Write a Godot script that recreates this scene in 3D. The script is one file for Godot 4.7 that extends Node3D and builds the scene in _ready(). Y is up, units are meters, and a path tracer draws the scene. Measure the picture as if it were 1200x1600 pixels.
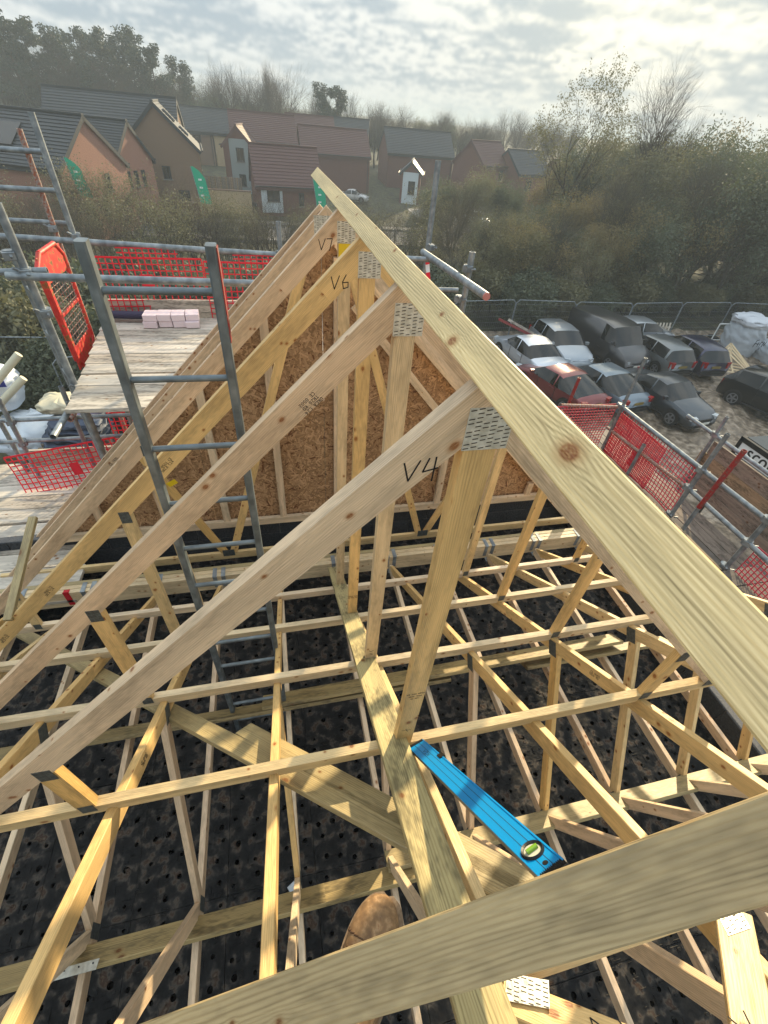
extends Node3D

# Coordinates: x right, y up, z forward from the place where the photographer stands; P() turns them into Godot's.
const HGT := 8.8          # eye above the site's ground
const XA := 0.379         # ridge of the valley trusses
const YA := -0.301
const Y4 := -1.954        # top of the fourth valley truss's bottom chord
const Z4 := 0.699
const TP := 0.6786        # fall of the main roof per metre
const DEPTH := 0.086      # depth of a valley rafter

var rng := RandomNumberGenerator.new()
var used := {}
var M := {}

func P(x, y, z) -> Vector3:
	return Vector3(x, y + HGT, -z)

class MB:
	var v := PackedVector3Array()
	var n := PackedVector3Array()
	var t := PackedVector2Array()
	var ix := PackedInt32Array()
	func face(pts, nr: Vector3, uvs = null) -> void:
		var b := v.size()
		var k: int = pts.size()
		for i in k:
			v.append(pts[i]); n.append(nr)
			t.append(uvs[i] if uvs != null else Vector2(pts[i].x + pts[i].y * 0.37, pts[i].z + pts[i].y * 0.61))
		var flip: bool = (pts[1] - pts[0]).cross(pts[2] - pts[0]).dot(nr) > 0.0
		for i in range(1, k - 1):
			ix.append(b)
			if flip:
				ix.append(b + i + 1); ix.append(b + i)
			else:
				ix.append(b + i); ix.append(b + i + 1)
	func auto(pts, away: Vector3, uvs = null) -> void:   # normal found from the points, facing away from a point
		var nr: Vector3 = (pts[1] - pts[0]).cross(pts[2] - pts[0]).normalized()
		if nr.dot(pts[0] - away) < 0.0: nr = -nr
		face(pts, nr, uvs)
	func mesh(m = null) -> ArrayMesh:
		var a := []
		a.resize(Mesh.ARRAY_MAX)
		a[Mesh.ARRAY_VERTEX] = v; a[Mesh.ARRAY_NORMAL] = n; a[Mesh.ARRAY_TEX_UV] = t; a[Mesh.ARRAY_INDEX] = ix
		var r := ArrayMesh.new()
		r.add_surface_from_arrays(Mesh.PRIMITIVE_TRIANGLES, a)
		if m: r.surface_set_material(0, m)
		return r

# ---- shapes -------------------------------------------------------------
func beam(mb: MB, a: Vector3, b: Vector3, up: Vector3, w: float, th: float, ch := 0.0025, len_uv := 4.0, vfix := -1.0) -> void:
	var l := (b - a).normalized()
	var wd := (up - l * up.dot(l)).normalized()
	var td := l.cross(wd)
	var ln := a.distance_to(b)
	var c: float = minf(ch, minf(w, th) * 0.3)
	var pr := [Vector2(w / 2, th / 2 - c), Vector2(w / 2 - c, th / 2), Vector2(-w / 2 + c, th / 2), Vector2(-w / 2, th / 2 - c),
		Vector2(-w / 2, -th / 2 + c), Vector2(-w / 2 + c, -th / 2), Vector2(w / 2 - c, -th / 2), Vector2(w / 2, -th / 2 + c)]
	var u0: float = rng.randf() * maxf(0.0, 1.0 - ln / len_uv)
	var u1: float = u0 + ln / len_uv
	var v0 := rng.randf() * 0.5
	for i in 8:
		var p: Vector2 = pr[i]
		var q: Vector2 = pr[(i + 1) % 8]
		if i % 2 == 1: v0 = rng.randf() * 0.5 if vfix < 0.0 else vfix
		var m := (p + q) * 0.5
		var e := q - p
		var nn := (wd * e.y - td * e.x).normalized()
		if nn.dot(wd * m.x + td * m.y) < 0: nn = -nn
		var v1: float = v0 + p.distance_to(q) / 0.25
		mb.face([a + wd * p.x + td * p.y, b + wd * p.x + td * p.y, b + wd * q.x + td * q.y, a + wd * q.x + td * q.y], nn,
			[Vector2(u0, v0), Vector2(u1, v0), Vector2(u1, v1), Vector2(u0, v1)])
	for e in [[a, -l], [b, l]]:
		var pts := []
		var uv := []
		for p in pr:
			pts.append(e[0] + wd * p.x + td * p.y)
			uv.append(Vector2(u0 + p.y * 0.2, v0 + p.x * 4.0))
		mb.face(pts, e[1], uv)

func box(mb: MB, c: Vector3, s: Vector3, bas := Basis.IDENTITY) -> void:
	beam(mb, c - bas.x * s.x / 2, c + bas.x * s.x / 2, bas.y, s.y, s.z, 0.004)

func tube(mb: MB, a: Vector3, b: Vector3, r0: float, r1: float, k := 8, caps := true) -> void:
	var l := (b - a).normalized()
	var s := l.cross(Vector3.UP if absf(l.y) < 0.9 else Vector3.RIGHT).normalized()
	var u := s.cross(l)
	var base := mb.v.size()
	var ln := a.distance_to(b)
	for i in k + 1:
		var d := s * cos(TAU * i / k) + u * sin(TAU * i / k)
		mb.v.append(a + d * r0); mb.n.append(d); mb.t.append(Vector2(0.0, i * 0.2 / k))
		mb.v.append(b + d * r1); mb.n.append(d); mb.t.append(Vector2(ln, i * 0.2 / k))
	for i in k:
		var o := base + i * 2
		for q in [o, o + 2, o + 1, o + 2, o + 3, o + 1]: mb.ix.append(q)
	if caps:
		for e in [[a, -l, r0], [b, l, r1]]:
			var pts := []
			for i in k: pts.append(e[0] + (s * cos(TAU * i / k) + u * sin(TAU * i / k)) * e[2])
			mb.face(pts, e[1])

func path_tube(mb: MB, pts, r: float, k := 6) -> void:
	for i in pts.size() - 1: tube(mb, pts[i], pts[i + 1], r, r, k, true)

# a flat member cut to a polygon in the plane z = const (x, y), grain along dir
func slab(mb: MB, poly, z0: float, z1: float, dir: Vector2) -> void:
	var d := dir.normalized()
	var pd := Vector2(-d.y, d.x)
	var o := Vector2(rng.randf() * 0.3, rng.randf() * 0.5)
	var lo := INF
	for q in poly: lo = minf(lo, q.dot(d))
	var lq := INF
	for q in poly: lq = minf(lq, q.dot(pd))
	var pp := PackedVector2Array(poly)
	var tr := Geometry2D.triangulate_polygon(pp)
	for zz in [[z0, Vector3(0, 0, 1)], [z1, Vector3(0, 0, -1)]]:
		for i in range(0, tr.size(), 3):
			var pts := []
			var uv := []
			for j in 3:
				var q := pp[tr[i + j]]
				pts.append(P(q.x, q.y, zz[0])); uv.append(Vector2((q.dot(d) - lo) / 4.0 + o.x, (q.dot(pd) - lq) / 0.25 + o.y))
			mb.face(pts, zz[1], uv)
	var cen := Vector2.ZERO
	for q in pp: cen += q / pp.size()
	for i in pp.size():
		var a := pp[i]
		var b := pp[(i + 1) % pp.size()]
		var e := b - a
		var nn := Vector2(e.y, -e.x).normalized()
		if Geometry2D.is_point_in_polygon((a + b) * 0.5 + nn * 0.002, pp): nn = -nn
		var ov := rng.randf() * 0.7
		var ua := (a.dot(d) - lo) / 4.0 + o.x
		var ub := (b.dot(d) - lo) / 4.0 + o.x
		mb.face([P(a.x, a.y, z0), P(b.x, b.y, z0), P(b.x, b.y, z1), P(a.x, a.y, z1)], Vector3(nn.x, nn.y, 0),
			[Vector2(ua, ov), Vector2(ub, ov), Vector2(ub, ov + (z1 - z0) / 0.25), Vector2(ua, ov + (z1 - z0) / 0.25)])

# ---- nodes ---------------------------------------------------------------
func numbered(s: String) -> String:
	var k: int = used.get(s, -1) + 1
	used[s] = k
	return s if k == 0 else "%s_%03d" % [s, k]

func tag(o, label, category, group = ""):
	o.set_meta("label", label); o.set_meta("category", category)
	if group: o.set_meta("group", group)
	return o

func thing(called, label, category, group = "", at = Vector3.ZERO):
	var o := Node3D.new()
	o.name = numbered(called); add_child(o); o.position = at
	return tag(o, label, category, group)

func part(called, mb, m, parent, at = Vector3.ZERO):
	var o := MeshInstance3D.new()
	o.mesh = mb.mesh() if mb is MB else mb
	o.material_override = m
	o.name = numbered(called) if parent == self else called
	parent.add_child(o, true)
	o.position = at
	return o

func struct(called, mb, m):
	var o = part(called, mb, m, self)
	o.set_meta("kind", "structure")
	return o

# ---- materials -------------------------------------------------------------
func lin(r, g, b) -> Color:
	return Color(r, g, b).linear_to_srgb()

func plain(c: Color, rough := 0.7, metal := 0.0) -> StandardMaterial3D:
	var m := StandardMaterial3D.new()
	m.albedo_color = c; m.roughness = rough; m.metallic = metal
	return m

func noise_tex(sd: int, freq: float, ramp, size := 256, oct := 4, typ := FastNoiseLite.TYPE_SIMPLEX_SMOOTH) -> ImageTexture:
	var f := FastNoiseLite.new()
	f.seed = sd; f.frequency = freq; f.fractal_octaves = oct; f.noise_type = typ
	var im := f.get_seamless_image(size, size)
	im.convert(Image.FORMAT_RGB8)
	var g := Gradient.new()
	g.offsets = PackedFloat32Array(ramp[0]); g.colors = PackedColorArray(ramp[1])
	var by := PackedByteArray()
	var src := im.get_data()
	by.resize(size * size * 3)
	var lut := []
	for i in 256: lut.append(g.sample(i / 255.0))
	for i in size * size:
		var c: Color = lut[src[i * 3]]
		by[i * 3] = int(c.r * 255); by[i * 3 + 1] = int(c.g * 255); by[i * 3 + 2] = int(c.b * 255)
	var r := Image.create_from_data(size, size, false, Image.FORMAT_RGB8, by)
	return ImageTexture.create_from_image(r)

func bump_tex(sd: int, freq: float, size := 256, strength := 4.0, oct := 4) -> ImageTexture:
	var f := FastNoiseLite.new()
	f.seed = sd; f.frequency = freq; f.fractal_octaves = oct
	var im := f.get_seamless_image(size, size)
	im.convert(Image.FORMAT_RGBA8)
	im.bump_map_to_normal_map(strength)
	return ImageTexture.create_from_image(im)

func rough_mat(tex, rough: float, scale: float, nrm = null, ns := 1.0, metal := 0.0) -> StandardMaterial3D:
	var m := StandardMaterial3D.new()
	m.albedo_texture = tex; m.roughness = rough; m.metallic = metal
	m.uv1_triplanar = true; m.uv1_world_triplanar = true
	m.uv1_scale = Vector3.ONE * scale
	if nrm:
		m.normal_enabled = true; m.normal_texture = nrm; m.normal_scale = ns
	return m

# timber: 4 m along, 0.25 m across; year rings bend round the knots
func wood_image(sd: int, lines: float, contrast: float, knots: int, knot_r: float, own = [], stain := 0.0) -> Array:
	var w := 1024
	var h := 160
	var r := RandomNumberGenerator.new()
	r.seed = sd
	var kn := []
	for i in knots: kn.append([r.randf() * 4.0, r.randf() * 0.25, knot_r * (0.45 + r.randf())])
	kn.append_array(own)
	var f := FastNoiseLite.new()
	f.seed = sd; f.frequency = 1.0; f.fractal_octaves = 3
	var g := FastNoiseLite.new()
	g.seed = sd + 9; g.frequency = 1.0; g.fractal_octaves = 2
	var im := Image.create(w, h, false, Image.FORMAT_RGB8)
	var hi := Image.create(w, h, false, Image.FORMAT_RGB8)
	var by := PackedByteArray(); by.resize(w * h * 3)
	var hb := PackedByteArray(); hb.resize(w * h * 3)
	for x in w:
		var u := 4.0 * x / w
		var near := []
		for k in kn:
			if absf(k[0] - u) < k[2] * 9.0: near.append(k)
		var slow := f.get_noise_2d(u * 0.35, 7.0) * 0.03
		for y in h:
			var vv := 0.25 * y / h
			var q := vv + slow
			var core := 0.0
			for k in near:
				var du: float = u - k[0]
				var dv: float = vv - k[1]
				var rr: float = k[2]
				var e := exp(-(du * du / (rr * rr * 12.0) + dv * dv / (rr * rr * 5.0)))
				q += signf(dv) * -rr * 0.9 * e
				var d := sqrt(du * du / 1.9 + dv * dv) / rr
				core = maxf(core, clampf((1.0 - d) * 5.0, 0.0, 1.0) * (0.75 + 0.25 * sin(d * 22.0)))
				core = maxf(core, 0.28 * clampf(1.9 - d, 0.0, 1.0))
			var wob := f.get_noise_2d(u * 0.9, q * 9.0)
			var ring := 0.5 + 0.5 * sin((q * lines + wob * 1.6) * TAU)
			ring = ring * ring * ring
			var fine := g.get_noise_2d(u * 9.0, vv * 260.0)
			var broad := g.get_noise_2d(u * 1.3, vv * 14.0 + 40.0)
			var late := 0.6 + 0.8 * g.get_noise_2d(u * 0.7 + 80.0, vv * 22.0)
			var s := 0.92 - contrast * ring * late + fine * 0.05 + broad * 0.08
			if stain > 0.0:
				var dt := f.get_noise_2d(u * 2.2 + 30.0, vv * 9.0) * 0.7 + g.get_noise_2d(u * 14.0, vv * 50.0) * 0.4
				s *= 1.0 - stain * clampf(dt * 1.6 + 0.1, 0.0, 1.0)
			var cr := s
			var cg := s * (1.0 - 0.10 * contrast * ring)
			var cb := s * (1.0 - 0.30 * contrast * ring - 0.03)
			cr = lerpf(cr, 0.52, core); cg = lerpf(cg, 0.33, core); cb = lerpf(cb, 0.17, core)
			var o := (y * w + x) * 3
			by[o] = int(clampf(cr, 0, 1) * 255); by[o + 1] = int(clampf(cg, 0, 1) * 255); by[o + 2] = int(clampf(cb, 0, 1) * 255)
			var hh := int(clampf(0.5 + ring * 0.3 + fine * 0.5, 0, 1) * 255)
			hb[o] = hh; hb[o + 1] = hh; hb[o + 2] = hh
	im = Image.create_from_data(w, h, false, Image.FORMAT_RGB8, by)
	hi = Image.create_from_data(w, h, false, Image.FORMAT_RGB8, hb)
	hi.bump_map_to_normal_map(2.0)
	return [ImageTexture.create_from_image(im), ImageTexture.create_from_image(hi)]

func wood(tex: Array, tint: Color, rough := 0.5, ns := 0.35) -> StandardMaterial3D:
	var m := StandardMaterial3D.new()
	m.albedo_texture = tex[0]; m.albedo_color = tint; m.roughness = rough
	m.normal_enabled = true; m.normal_texture = tex[1]; m.normal_scale = ns
	return m

func osb_tex() -> ImageTexture:
	var s := 512
	var im := Image.create(s, s, false, Image.FORMAT_RGB8)
	im.fill(Color(0.60, 0.48, 0.34))
	var r := RandomNumberGenerator.new()
	r.seed = 77
	for i in 2600:
		var c := Vector2(r.randf() * s, r.randf() * s)
		var a := r.randf() * PI
		var l := 10.0 + r.randf() * 22.0
		var w := 1.0 + r.randf() * 4.0
		var k := r.randf()
		var col := Color(0.52 + 0.28 * k, 0.41 + 0.26 * k, 0.28 + 0.24 * k)
		if r.randf() < 0.08: col = Color(0.42, 0.27, 0.15)
		var d := Vector2(cos(a), sin(a))
		var e := Vector2(-d.y, d.x)
		var t := -l
		while t < l:
			var q := -w
			while q < w:
				var p := c + d * t + e * q
				im.set_pixel(posmod(int(p.x), s), posmod(int(p.y), s), col * (1.0 + 0.08 * sin(q * 3.0)))
				q += 0.8
			t += 0.8
	return ImageTexture.create_from_image(im)

func make_materials() -> void:
	var w1 := wood_image(3, 165.0, 0.13, 34, 0.0065, [], 0.13)
	var w2 := wood_image(8, 120.0, 0.17, 12, 0.010, [], 0.14)
	var w3 := wood_image(14, 120.0, 0.20, 14, 0.009, [], 0.34)
	var zk := func(z): return z + 0.4
	var w4 := wood_image(21, 185.0, 0.30, 5, 0.004, [[zk.call(0.392), 0.025 + 0.034, 0.0130], [zk.call(0.79), 0.025 + 0.012, 0.010], [zk.call(1.39), 0.025 + 0.05, 0.006], [zk.call(0.9), 0.025 + 0.03, 0.005], [zk.call(1.68), 0.025 + 0.06, 0.006], [zk.call(2.0), 0.025 + 0.04, 0.006], [zk.call(2.5), 0.025 + 0.03, 0.006]])
	M.yellow = [wood(w1, lin(0.82, 0.545, 0.24)), wood(w1, lin(0.79, 0.50, 0.19)), wood(w1, lin(0.82, 0.60, 0.32))]
	M.tan = [wood(w1, lin(0.80, 0.60, 0.425)), wood(w1, lin(0.76, 0.55, 0.375)), wood(w1, lin(0.83, 0.65, 0.47))]
	M.pale = [wood(w1, lin(0.78, 0.61, 0.40)), wood(w1, lin(0.75, 0.57, 0.36))]
	M.treated = [wood(w3, lin(0.40, 0.30, 0.14)), wood(w3, lin(0.33, 0.25, 0.12)), wood(w2, lin(0.43, 0.34, 0.18))]
	M.dirty = wood(w3, lin(0.52, 0.43, 0.22), 0.8)
	M.ridge = wood(w4, lin(0.88, 0.68, 0.37), 0.55, 0.5)
	M.front = wood(w2, lin(0.48, 0.37, 0.21), 0.6, 0.5)
	M.board = [wood(w3, lin(0.68, 0.62, 0.57), 0.85), wood(w3, lin(0.60, 0.53, 0.47), 0.85), wood(w1, lin(0.72, 0.66, 0.61), 0.85)]
	M.old_board = [wood(w3, lin(0.33, 0.27, 0.23), 0.85), wood(w3, lin(0.38, 0.28, 0.18), 0.85), wood(w3, lin(0.29, 0.24, 0.21), 0.85)]
	M.dark_board = [wood(w2, lin(0.16, 0.14, 0.13), 0.85), wood(w2, lin(0.19, 0.16, 0.14), 0.85)]
	var ot := osb_tex()
	M.osb = plain(Color(0.94, 0.90, 0.86), 0.65)
	M.osb.albedo_texture = ot
	var galv := noise_tex(5, 0.02, [[0.0, 0.5, 1.0], [Color(0.38, 0.41, 0.43), Color(0.50, 0.53, 0.55), Color(0.63, 0.66, 0.67)]])
	M.galv = rough_mat(galv, 0.48, 1.6, bump_tex(6, 0.05, 128, 2.0), 0.15, 0.45)
	M.galv_dark = rough_mat(noise_tex(15, 0.02, [[0.0, 0.5, 1.0], [Color(0.31, 0.34, 0.36), Color(0.41, 0.45, 0.47), Color(0.52, 0.56, 0.58)]]), 0.45, 1.6, null, 1.0, 0.4)
	M.rust = rough_mat(noise_tex(25, 0.03, [[0.0, 0.45, 0.6, 1.0], [Color(0.45, 0.22, 0.15), Color(0.58, 0.36, 0.28), Color(0.60, 0.55, 0.52), Color(0.52, 0.5, 0.5)]]), 0.7, 3.0)
	M.red_pole = rough_mat(noise_tex(26, 0.03, [[0.0, 0.5, 0.62, 1.0], [Color(0.50, 0.07, 0.08), Color(0.58, 0.12, 0.12), Color(0.45, 0.25, 0.22), Color(0.5, 0.4, 0.38)]]), 0.6, 3.0)
	M.plate = rough_mat(noise_tex(7, 0.03, [[0.0, 1.0], [Color(0.66, 0.66, 0.62), Color(0.84, 0.84, 0.80)]]), 0.36, 5.0, bump_tex(18, 0.06, 128, 3.0), 0.3, 0.2)
	M.slot_shade = plain(Color(0.24, 0.21, 0.16), 0.8)  # dark tone painted for the shade in the nail plate openings
	M.plate_grey = rough_mat(noise_tex(17, 0.03, [[0.0, 1.0], [Color(0.27, 0.29, 0.29), Color(0.42, 0.44, 0.43)]]), 0.5, 5.0, null, 1.0, 0.4)
	M.ink = plain(Color(0.05, 0.045, 0.05), 0.8)
	M.red_plastic = plain(lin(0.66, 0.012, 0.035), 0.6)
	M.red_plastic.backlight_enabled = true; M.red_plastic.backlight = lin(0.35, 0.01, 0.02)
	M.red_paint = rough_mat(noise_tex(31, 0.018, [[0.0, 0.55, 0.66, 0.72, 1.0], [Color(0.68, 0.12, 0.10), Color(0.78, 0.18, 0.15), Color(0.80, 0.24, 0.18), Color(0.55, 0.38, 0.18), Color(0.36, 0.24, 0.14)]]), 0.55, 2.0)
	M.deck = rough_mat(noise_tex(41, 0.02, [[0.0, 0.36, 0.5, 0.6, 0.7, 0.82, 1.0], [Color(0.06, 0.06, 0.062), Color(0.085, 0.085, 0.087), Color(0.12, 0.118, 0.115), Color(0.19, 0.18, 0.17), Color(0.30, 0.28, 0.25), Color(0.22, 0.16, 0.12), Color(0.42, 0.39, 0.34)]], 512, 8), 0.5, 0.8, bump_tex(42, 0.05, 256, 4.0, 4), 0.35)
	M.deck.metallic_specular = 0.28
	M.concrete = rough_mat(noise_tex(43, 0.03, [[0.0, 1.0], [Color(0.40, 0.39, 0.37), Color(0.52, 0.51, 0.49)]]), 0.9, 0.6)
	M.block = [rough_mat(noise_tex(51, 0.05, [[0.0, 1.0], [Color(0.13, 0.145, 0.16), Color(0.22, 0.235, 0.25)]]), 0.9, 2.5, bump_tex(52, 0.1, 128, 4.0), 0.5), rough_mat(noise_tex(53, 0.05, [[0.0, 1.0], [Color(0.16, 0.17, 0.185), Color(0.25, 0.26, 0.27)]]), 0.9, 2.5, bump_tex(52, 0.1, 128, 4.0), 0.5)]
	M.mortar = rough_mat(noise_tex(54, 0.06, [[0.0, 1.0], [Color(0.33, 0.33, 0.33), Color(0.45, 0.44, 0.43)]]), 0.95, 3.0)
	M.black = plain(Color(0.035, 0.035, 0.04), 0.5)
	M.dark = plain(Color(0.09, 0.09, 0.095), 0.8)
	M.white = plain(Color(0.86, 0.87, 0.87), 0.6)
	M.tyre = plain(Color(0.05, 0.05, 0.052), 0.85)
	M.alloy = plain(Color(0.50, 0.51, 0.53), 0.35, 0.7)
	M.car_glass = plain(Color(0.03, 0.04, 0.045), 0.03)
	M.car_glass.metallic_specular = 0.5
	M.tail = plain(Color(0.55, 0.03, 0.04), 0.2)
	M.lamp = plain(Color(0.75, 0.78, 0.8), 0.15, 0.3)
	M.pane = plain(Color(0.06, 0.07, 0.085), 0.08)
	M.frame_dark = plain(Color(0.11, 0.12, 0.13), 0.5)

const SUN_AZ := 35.0
const SUN_EL := 17.0

func sky_colour(az: float, el: float, fa, fb, fc) -> Color:
	# thin broken altocumulus: cells on a flat layer, seen at a low angle; whiter and brighter round the sun
	var e := deg_to_rad(maxf(el, 0.0))
	var a := deg_to_rad(az)
	var k := 1.0 / (sin(e) + 0.13)
	var px := sin(a) * cos(e) * k
	var pz := cos(a) * cos(e) * k
	var big: float = fa.get_noise_2d(px * 9.0, pz * 8.0)
	var mask: float = fa.get_noise_2d(px * 5.0 + 70.0, pz * 5.0)
	var cells: float = fb.get_noise_2d(px * 74.0 + big * 12.0, pz * 56.0)
	var rolls: float = fb.get_noise_2d(px * 26.0 + 40.0, pz * 34.0 + big * 10.0)
	var fine: float = fc.get_noise_2d(px * 190.0, pz * 130.0)
	var m := smoothstep(-0.25, 0.3, mask)
	var cover := clampf(0.50 + 0.75 * big + lerpf(0.9 * rolls, 0.95 * cells, m) + 0.25 * fine, 0.0, 1.0)
	cover = cover * cover * (3.0 - 2.0 * cover)
	var ds := acos(clampf(sin(e) * sin(deg_to_rad(SUN_EL)) + cos(e) * cos(deg_to_rad(SUN_EL)) * cos(a - deg_to_rad(SUN_AZ)), -1.0, 1.0))
	var glow := exp(-ds * ds / 0.06)
	var wide := exp(-ds / 0.55)
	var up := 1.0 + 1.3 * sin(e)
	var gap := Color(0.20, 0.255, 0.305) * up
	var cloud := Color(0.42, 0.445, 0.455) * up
	gap = gap + Color(0.13, 0.095, 0.03) * wide + Color(0.10, 0.08, 0.03) * glow
	cloud = cloud + Color(0.17, 0.125, 0.03) * wide + Color(0.24, 0.18, 0.05) * glow
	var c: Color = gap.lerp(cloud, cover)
	var haze := exp(-maxf(el, 0.0) / 2.2)
	return c.lerp(Color(0.38, 0.42, 0.435) + Color(0.16, 0.12, 0.04) * wide, haze * 0.45)

func make_sky() -> ImageTexture:
	var w := 2048
	var h := 1024
	var im := Image.create(w, h, false, Image.FORMAT_RGBF)
	im.fill(Color(0.12, 0.12, 0.10))
	var f := []
	for i in 3:
		var q := FastNoiseLite.new()
		q.seed = 90 + i; q.frequency = 0.09; q.fractal_octaves = [3, 3, 2][i]
		f.append(q)
	for y in range(h / 2 - 72, h / 2 + 1):
		var el := 90.0 - 180.0 * (y + 0.5) / h
		for x in w:
			im.set_pixel(x, y, sky_colour(360.0 * (x + 0.5) / w, el, f[0], f[1], f[2]))
	for y in range(0, h / 2 - 72, 4):
		var el := 90.0 - 180.0 * (y + 2.0) / h
		for x in range(0, w, 4):
			im.fill_rect(Rect2i(x, y, 4, 4), sky_colour(360.0 * (x + 2.0) / w, el, f[0], f[1], f[2]))
	return ImageTexture.create_from_image(im)

func _ready() -> void:
	rng.seed = 20241
	# --- camera
	var cam := Camera3D.new()
	cam.name = "camera"
	add_child(cam)
	var yaw := deg_to_rad(16.06466)
	var pitch := deg_to_rad(41.776)
	var roll := deg_to_rad(5.70747)
	var fwd := Vector3(sin(yaw) * cos(pitch), -sin(pitch), -cos(yaw) * cos(pitch))
	var right := Vector3(cos(yaw), 0, sin(yaw))
	var up := right.cross(fwd)
	var r2 := right * cos(roll) + up * sin(roll)
	var u2 := up * cos(roll) - right * sin(roll)
	cam.transform = Transform3D(Basis(r2, u2, -fwd), P(0, 0, 0))
	cam.fov = rad_to_deg(2.0 * atan(800.0 / 688.6))
	cam.near = 0.03
	cam.far = 1500.0
	cam.current = true
	# --- sky, air and exposure
	var we := WorldEnvironment.new()
	we.name = "world"
	var env := Environment.new()
	env.background_mode = Environment.BG_SKY
	var sk := Sky.new()
	var pm := PanoramaSkyMaterial.new()
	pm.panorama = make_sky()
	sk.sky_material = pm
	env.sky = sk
	env.tonemap_mode = Environment.TONE_MAPPER_LINEAR
	env.tonemap_exposure = 1.78
	env.sdfgi_enabled = true
	env.ssao_enabled = true
	env.ssil_enabled = true
	env.fog_enabled = true
	env.fog_density = 0.0017
	env.fog_light_color = Color(0.80, 0.85, 0.88)
	we.environment = env
	add_child(we)
	# --- sun behind thin cloud, ahead and to the right
	var sun := DirectionalLight3D.new()
	sun.name = "sun"
	add_child(sun)
	var s := Vector3(sin(deg_to_rad(SUN_AZ)) * cos(deg_to_rad(SUN_EL)), sin(deg_to_rad(SUN_EL)), -cos(deg_to_rad(SUN_AZ)) * cos(deg_to_rad(SUN_EL)))
	sun.look_at_from_position(s * 50.0, Vector3.ZERO)
	sun.light_color = Color(1.0, 0.91, 0.74)
	sun.light_energy = 1.6
	sun.light_angular_distance = 1.2
	sun.shadow_enabled = true
	make_materials()
	build_ground()
	build_shell()
	build_main_trusses()
	build_valley()
	build_gable()
	build_braces()
	build_houses()
	build_trees()
	build_scaffold_left()
	build_scaffold_right()
	build_cars()
	build_yard()
	build_tools()

# ---- the roof ------------------------------------------------------------------
const TRUSS_X := [-3.09, -2.50, -1.92, -1.335, -0.75, -0.16, 0.43, 1.01, 1.575, 2.16, 2.75, 3.33]

func pick(a): return a[rng.randi() % a.size()]

func roof_y(z: float) -> float:      # top of the main rafters
	return Y4 - 0.07 - TP * (z - Z4)

# pressed nail plate: a thin sheet with flat dark marks painted as the shade inside punched holes; ex, ey span it, nz points out
func nail_plate(parent, c: Vector3, ex: Vector3, ey: Vector3, nz: Vector3, w: float, h: float, detail: bool, dark := false, skew := 0.0):
	var mb := MB.new()
	var e2 := ey + ex * skew
	var co := []
	for q in [[-1, -1], [1, -1], [1, 1], [-1, 1]]: co.append(c + ex * (w / 2 * q[0]) + e2 * (h / 2 * q[1]))
	mb.face([co[0] + nz * 0.0012, co[1] + nz * 0.0012, co[2] + nz * 0.0012, co[3] + nz * 0.0012], nz)
	for i in 4:
		var a: Vector3 = co[i]
		var b: Vector3 = co[(i + 1) % 4]
		mb.auto([a, b, b + nz * 0.0012, a + nz * 0.0012], c)
	var o = part("nail_plate", mb, M.plate_grey if dark else M.plate, parent)
	if detail:
		var sb := MB.new()
		var nx := int(w / 0.0155)
		var ny := int(h / 0.0088)
		for i in nx:
			for j in ny:
				var uu := (i + 0.5) / nx - 0.5
				var vv := (j + 0.5) / ny - 0.5
				if (j + i / 2) % 3 == 2 and i % 2 == 0: continue
				var q := c + ex * uu * w + e2 * (vv * h + (0.003 if i % 2 else 0.0)) + nz * 0.0016
				var l := 0.0058
				var t := 0.0019
				sb.face([q - ex * l - ey * t, q + ex * l - ey * t * 0.2, q + ex * l + ey * t, q - ex * l + ey * t * 0.2], nz)
		var s = part("shade_marks", sb, M.slot_shade, o)
		s.set_meta("kind", "stuff")
	return o

func timber(called, parent, a, b, up, w, t, m):
	var mb := MB.new()
	beam(mb, a, b, up, w, t)
	return part(called, mb, m, parent)

func member(called, parent, poly, z, th, dir, m):
	var mb := MB.new()
	slab(mb, poly, z - th / 2, z + th / 2, dir)
	return part(called, mb, m, parent)

func strokes(parent, lines, c: Vector3, ex: Vector3, ey: Vector3, nz: Vector3, wd: float, called = "lettering"):
	var mb := MB.new()
	for ln in lines:
		for i in ln.size() - 1:
			var a: Vector3 = c + ex * ln[i][0] + ey * ln[i][1] + nz * 0.0006
			var b: Vector3 = c + ex * ln[i + 1][0] + ey * ln[i + 1][1] + nz * 0.0006
			var d := (b - a).normalized()
			var s := nz.cross(d) * wd / 2
			mb.face([a - s - d * wd * 0.3, b - s + d * wd * 0.3, b + s + d * wd * 0.3, a + s - d * wd * 0.3], nz)
	return part(called, mb, M.ink, parent)

func stamp(parent, txt: String, c: Vector3, ex: Vector3, ey: Vector3, nz: Vector3, h: float):
	var tm := TextMesh.new()
	tm.text = txt
	var sf := SystemFont.new()
	sf.font_names = PackedStringArray(["Droid Sans Mono"])
	sf.font_weight = 700
	tm.font = sf
	tm.font_size = 32
	tm.pixel_size = h / 32.0
	tm.depth = 0.0006
	tm.curve_step = 4.0
	var o = part("stamp", tm, M.ink, parent)
	o.transform = Transform3D(Basis(ex, ey, nz), c + nz * 0.0005)
	return o

func web_poly(x: float, w: float, yb: float, top_y: float, sgn: float) -> Array:
	# upright web: square at the foot, cut to the rafter's slope at the head
	return [Vector2(x - w / 2, yb), Vector2(x + w / 2, yb), Vector2(x + w / 2, top_y - sgn * w / 2), Vector2(x - w / 2, top_y + sgn * w / 2)]

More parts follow.
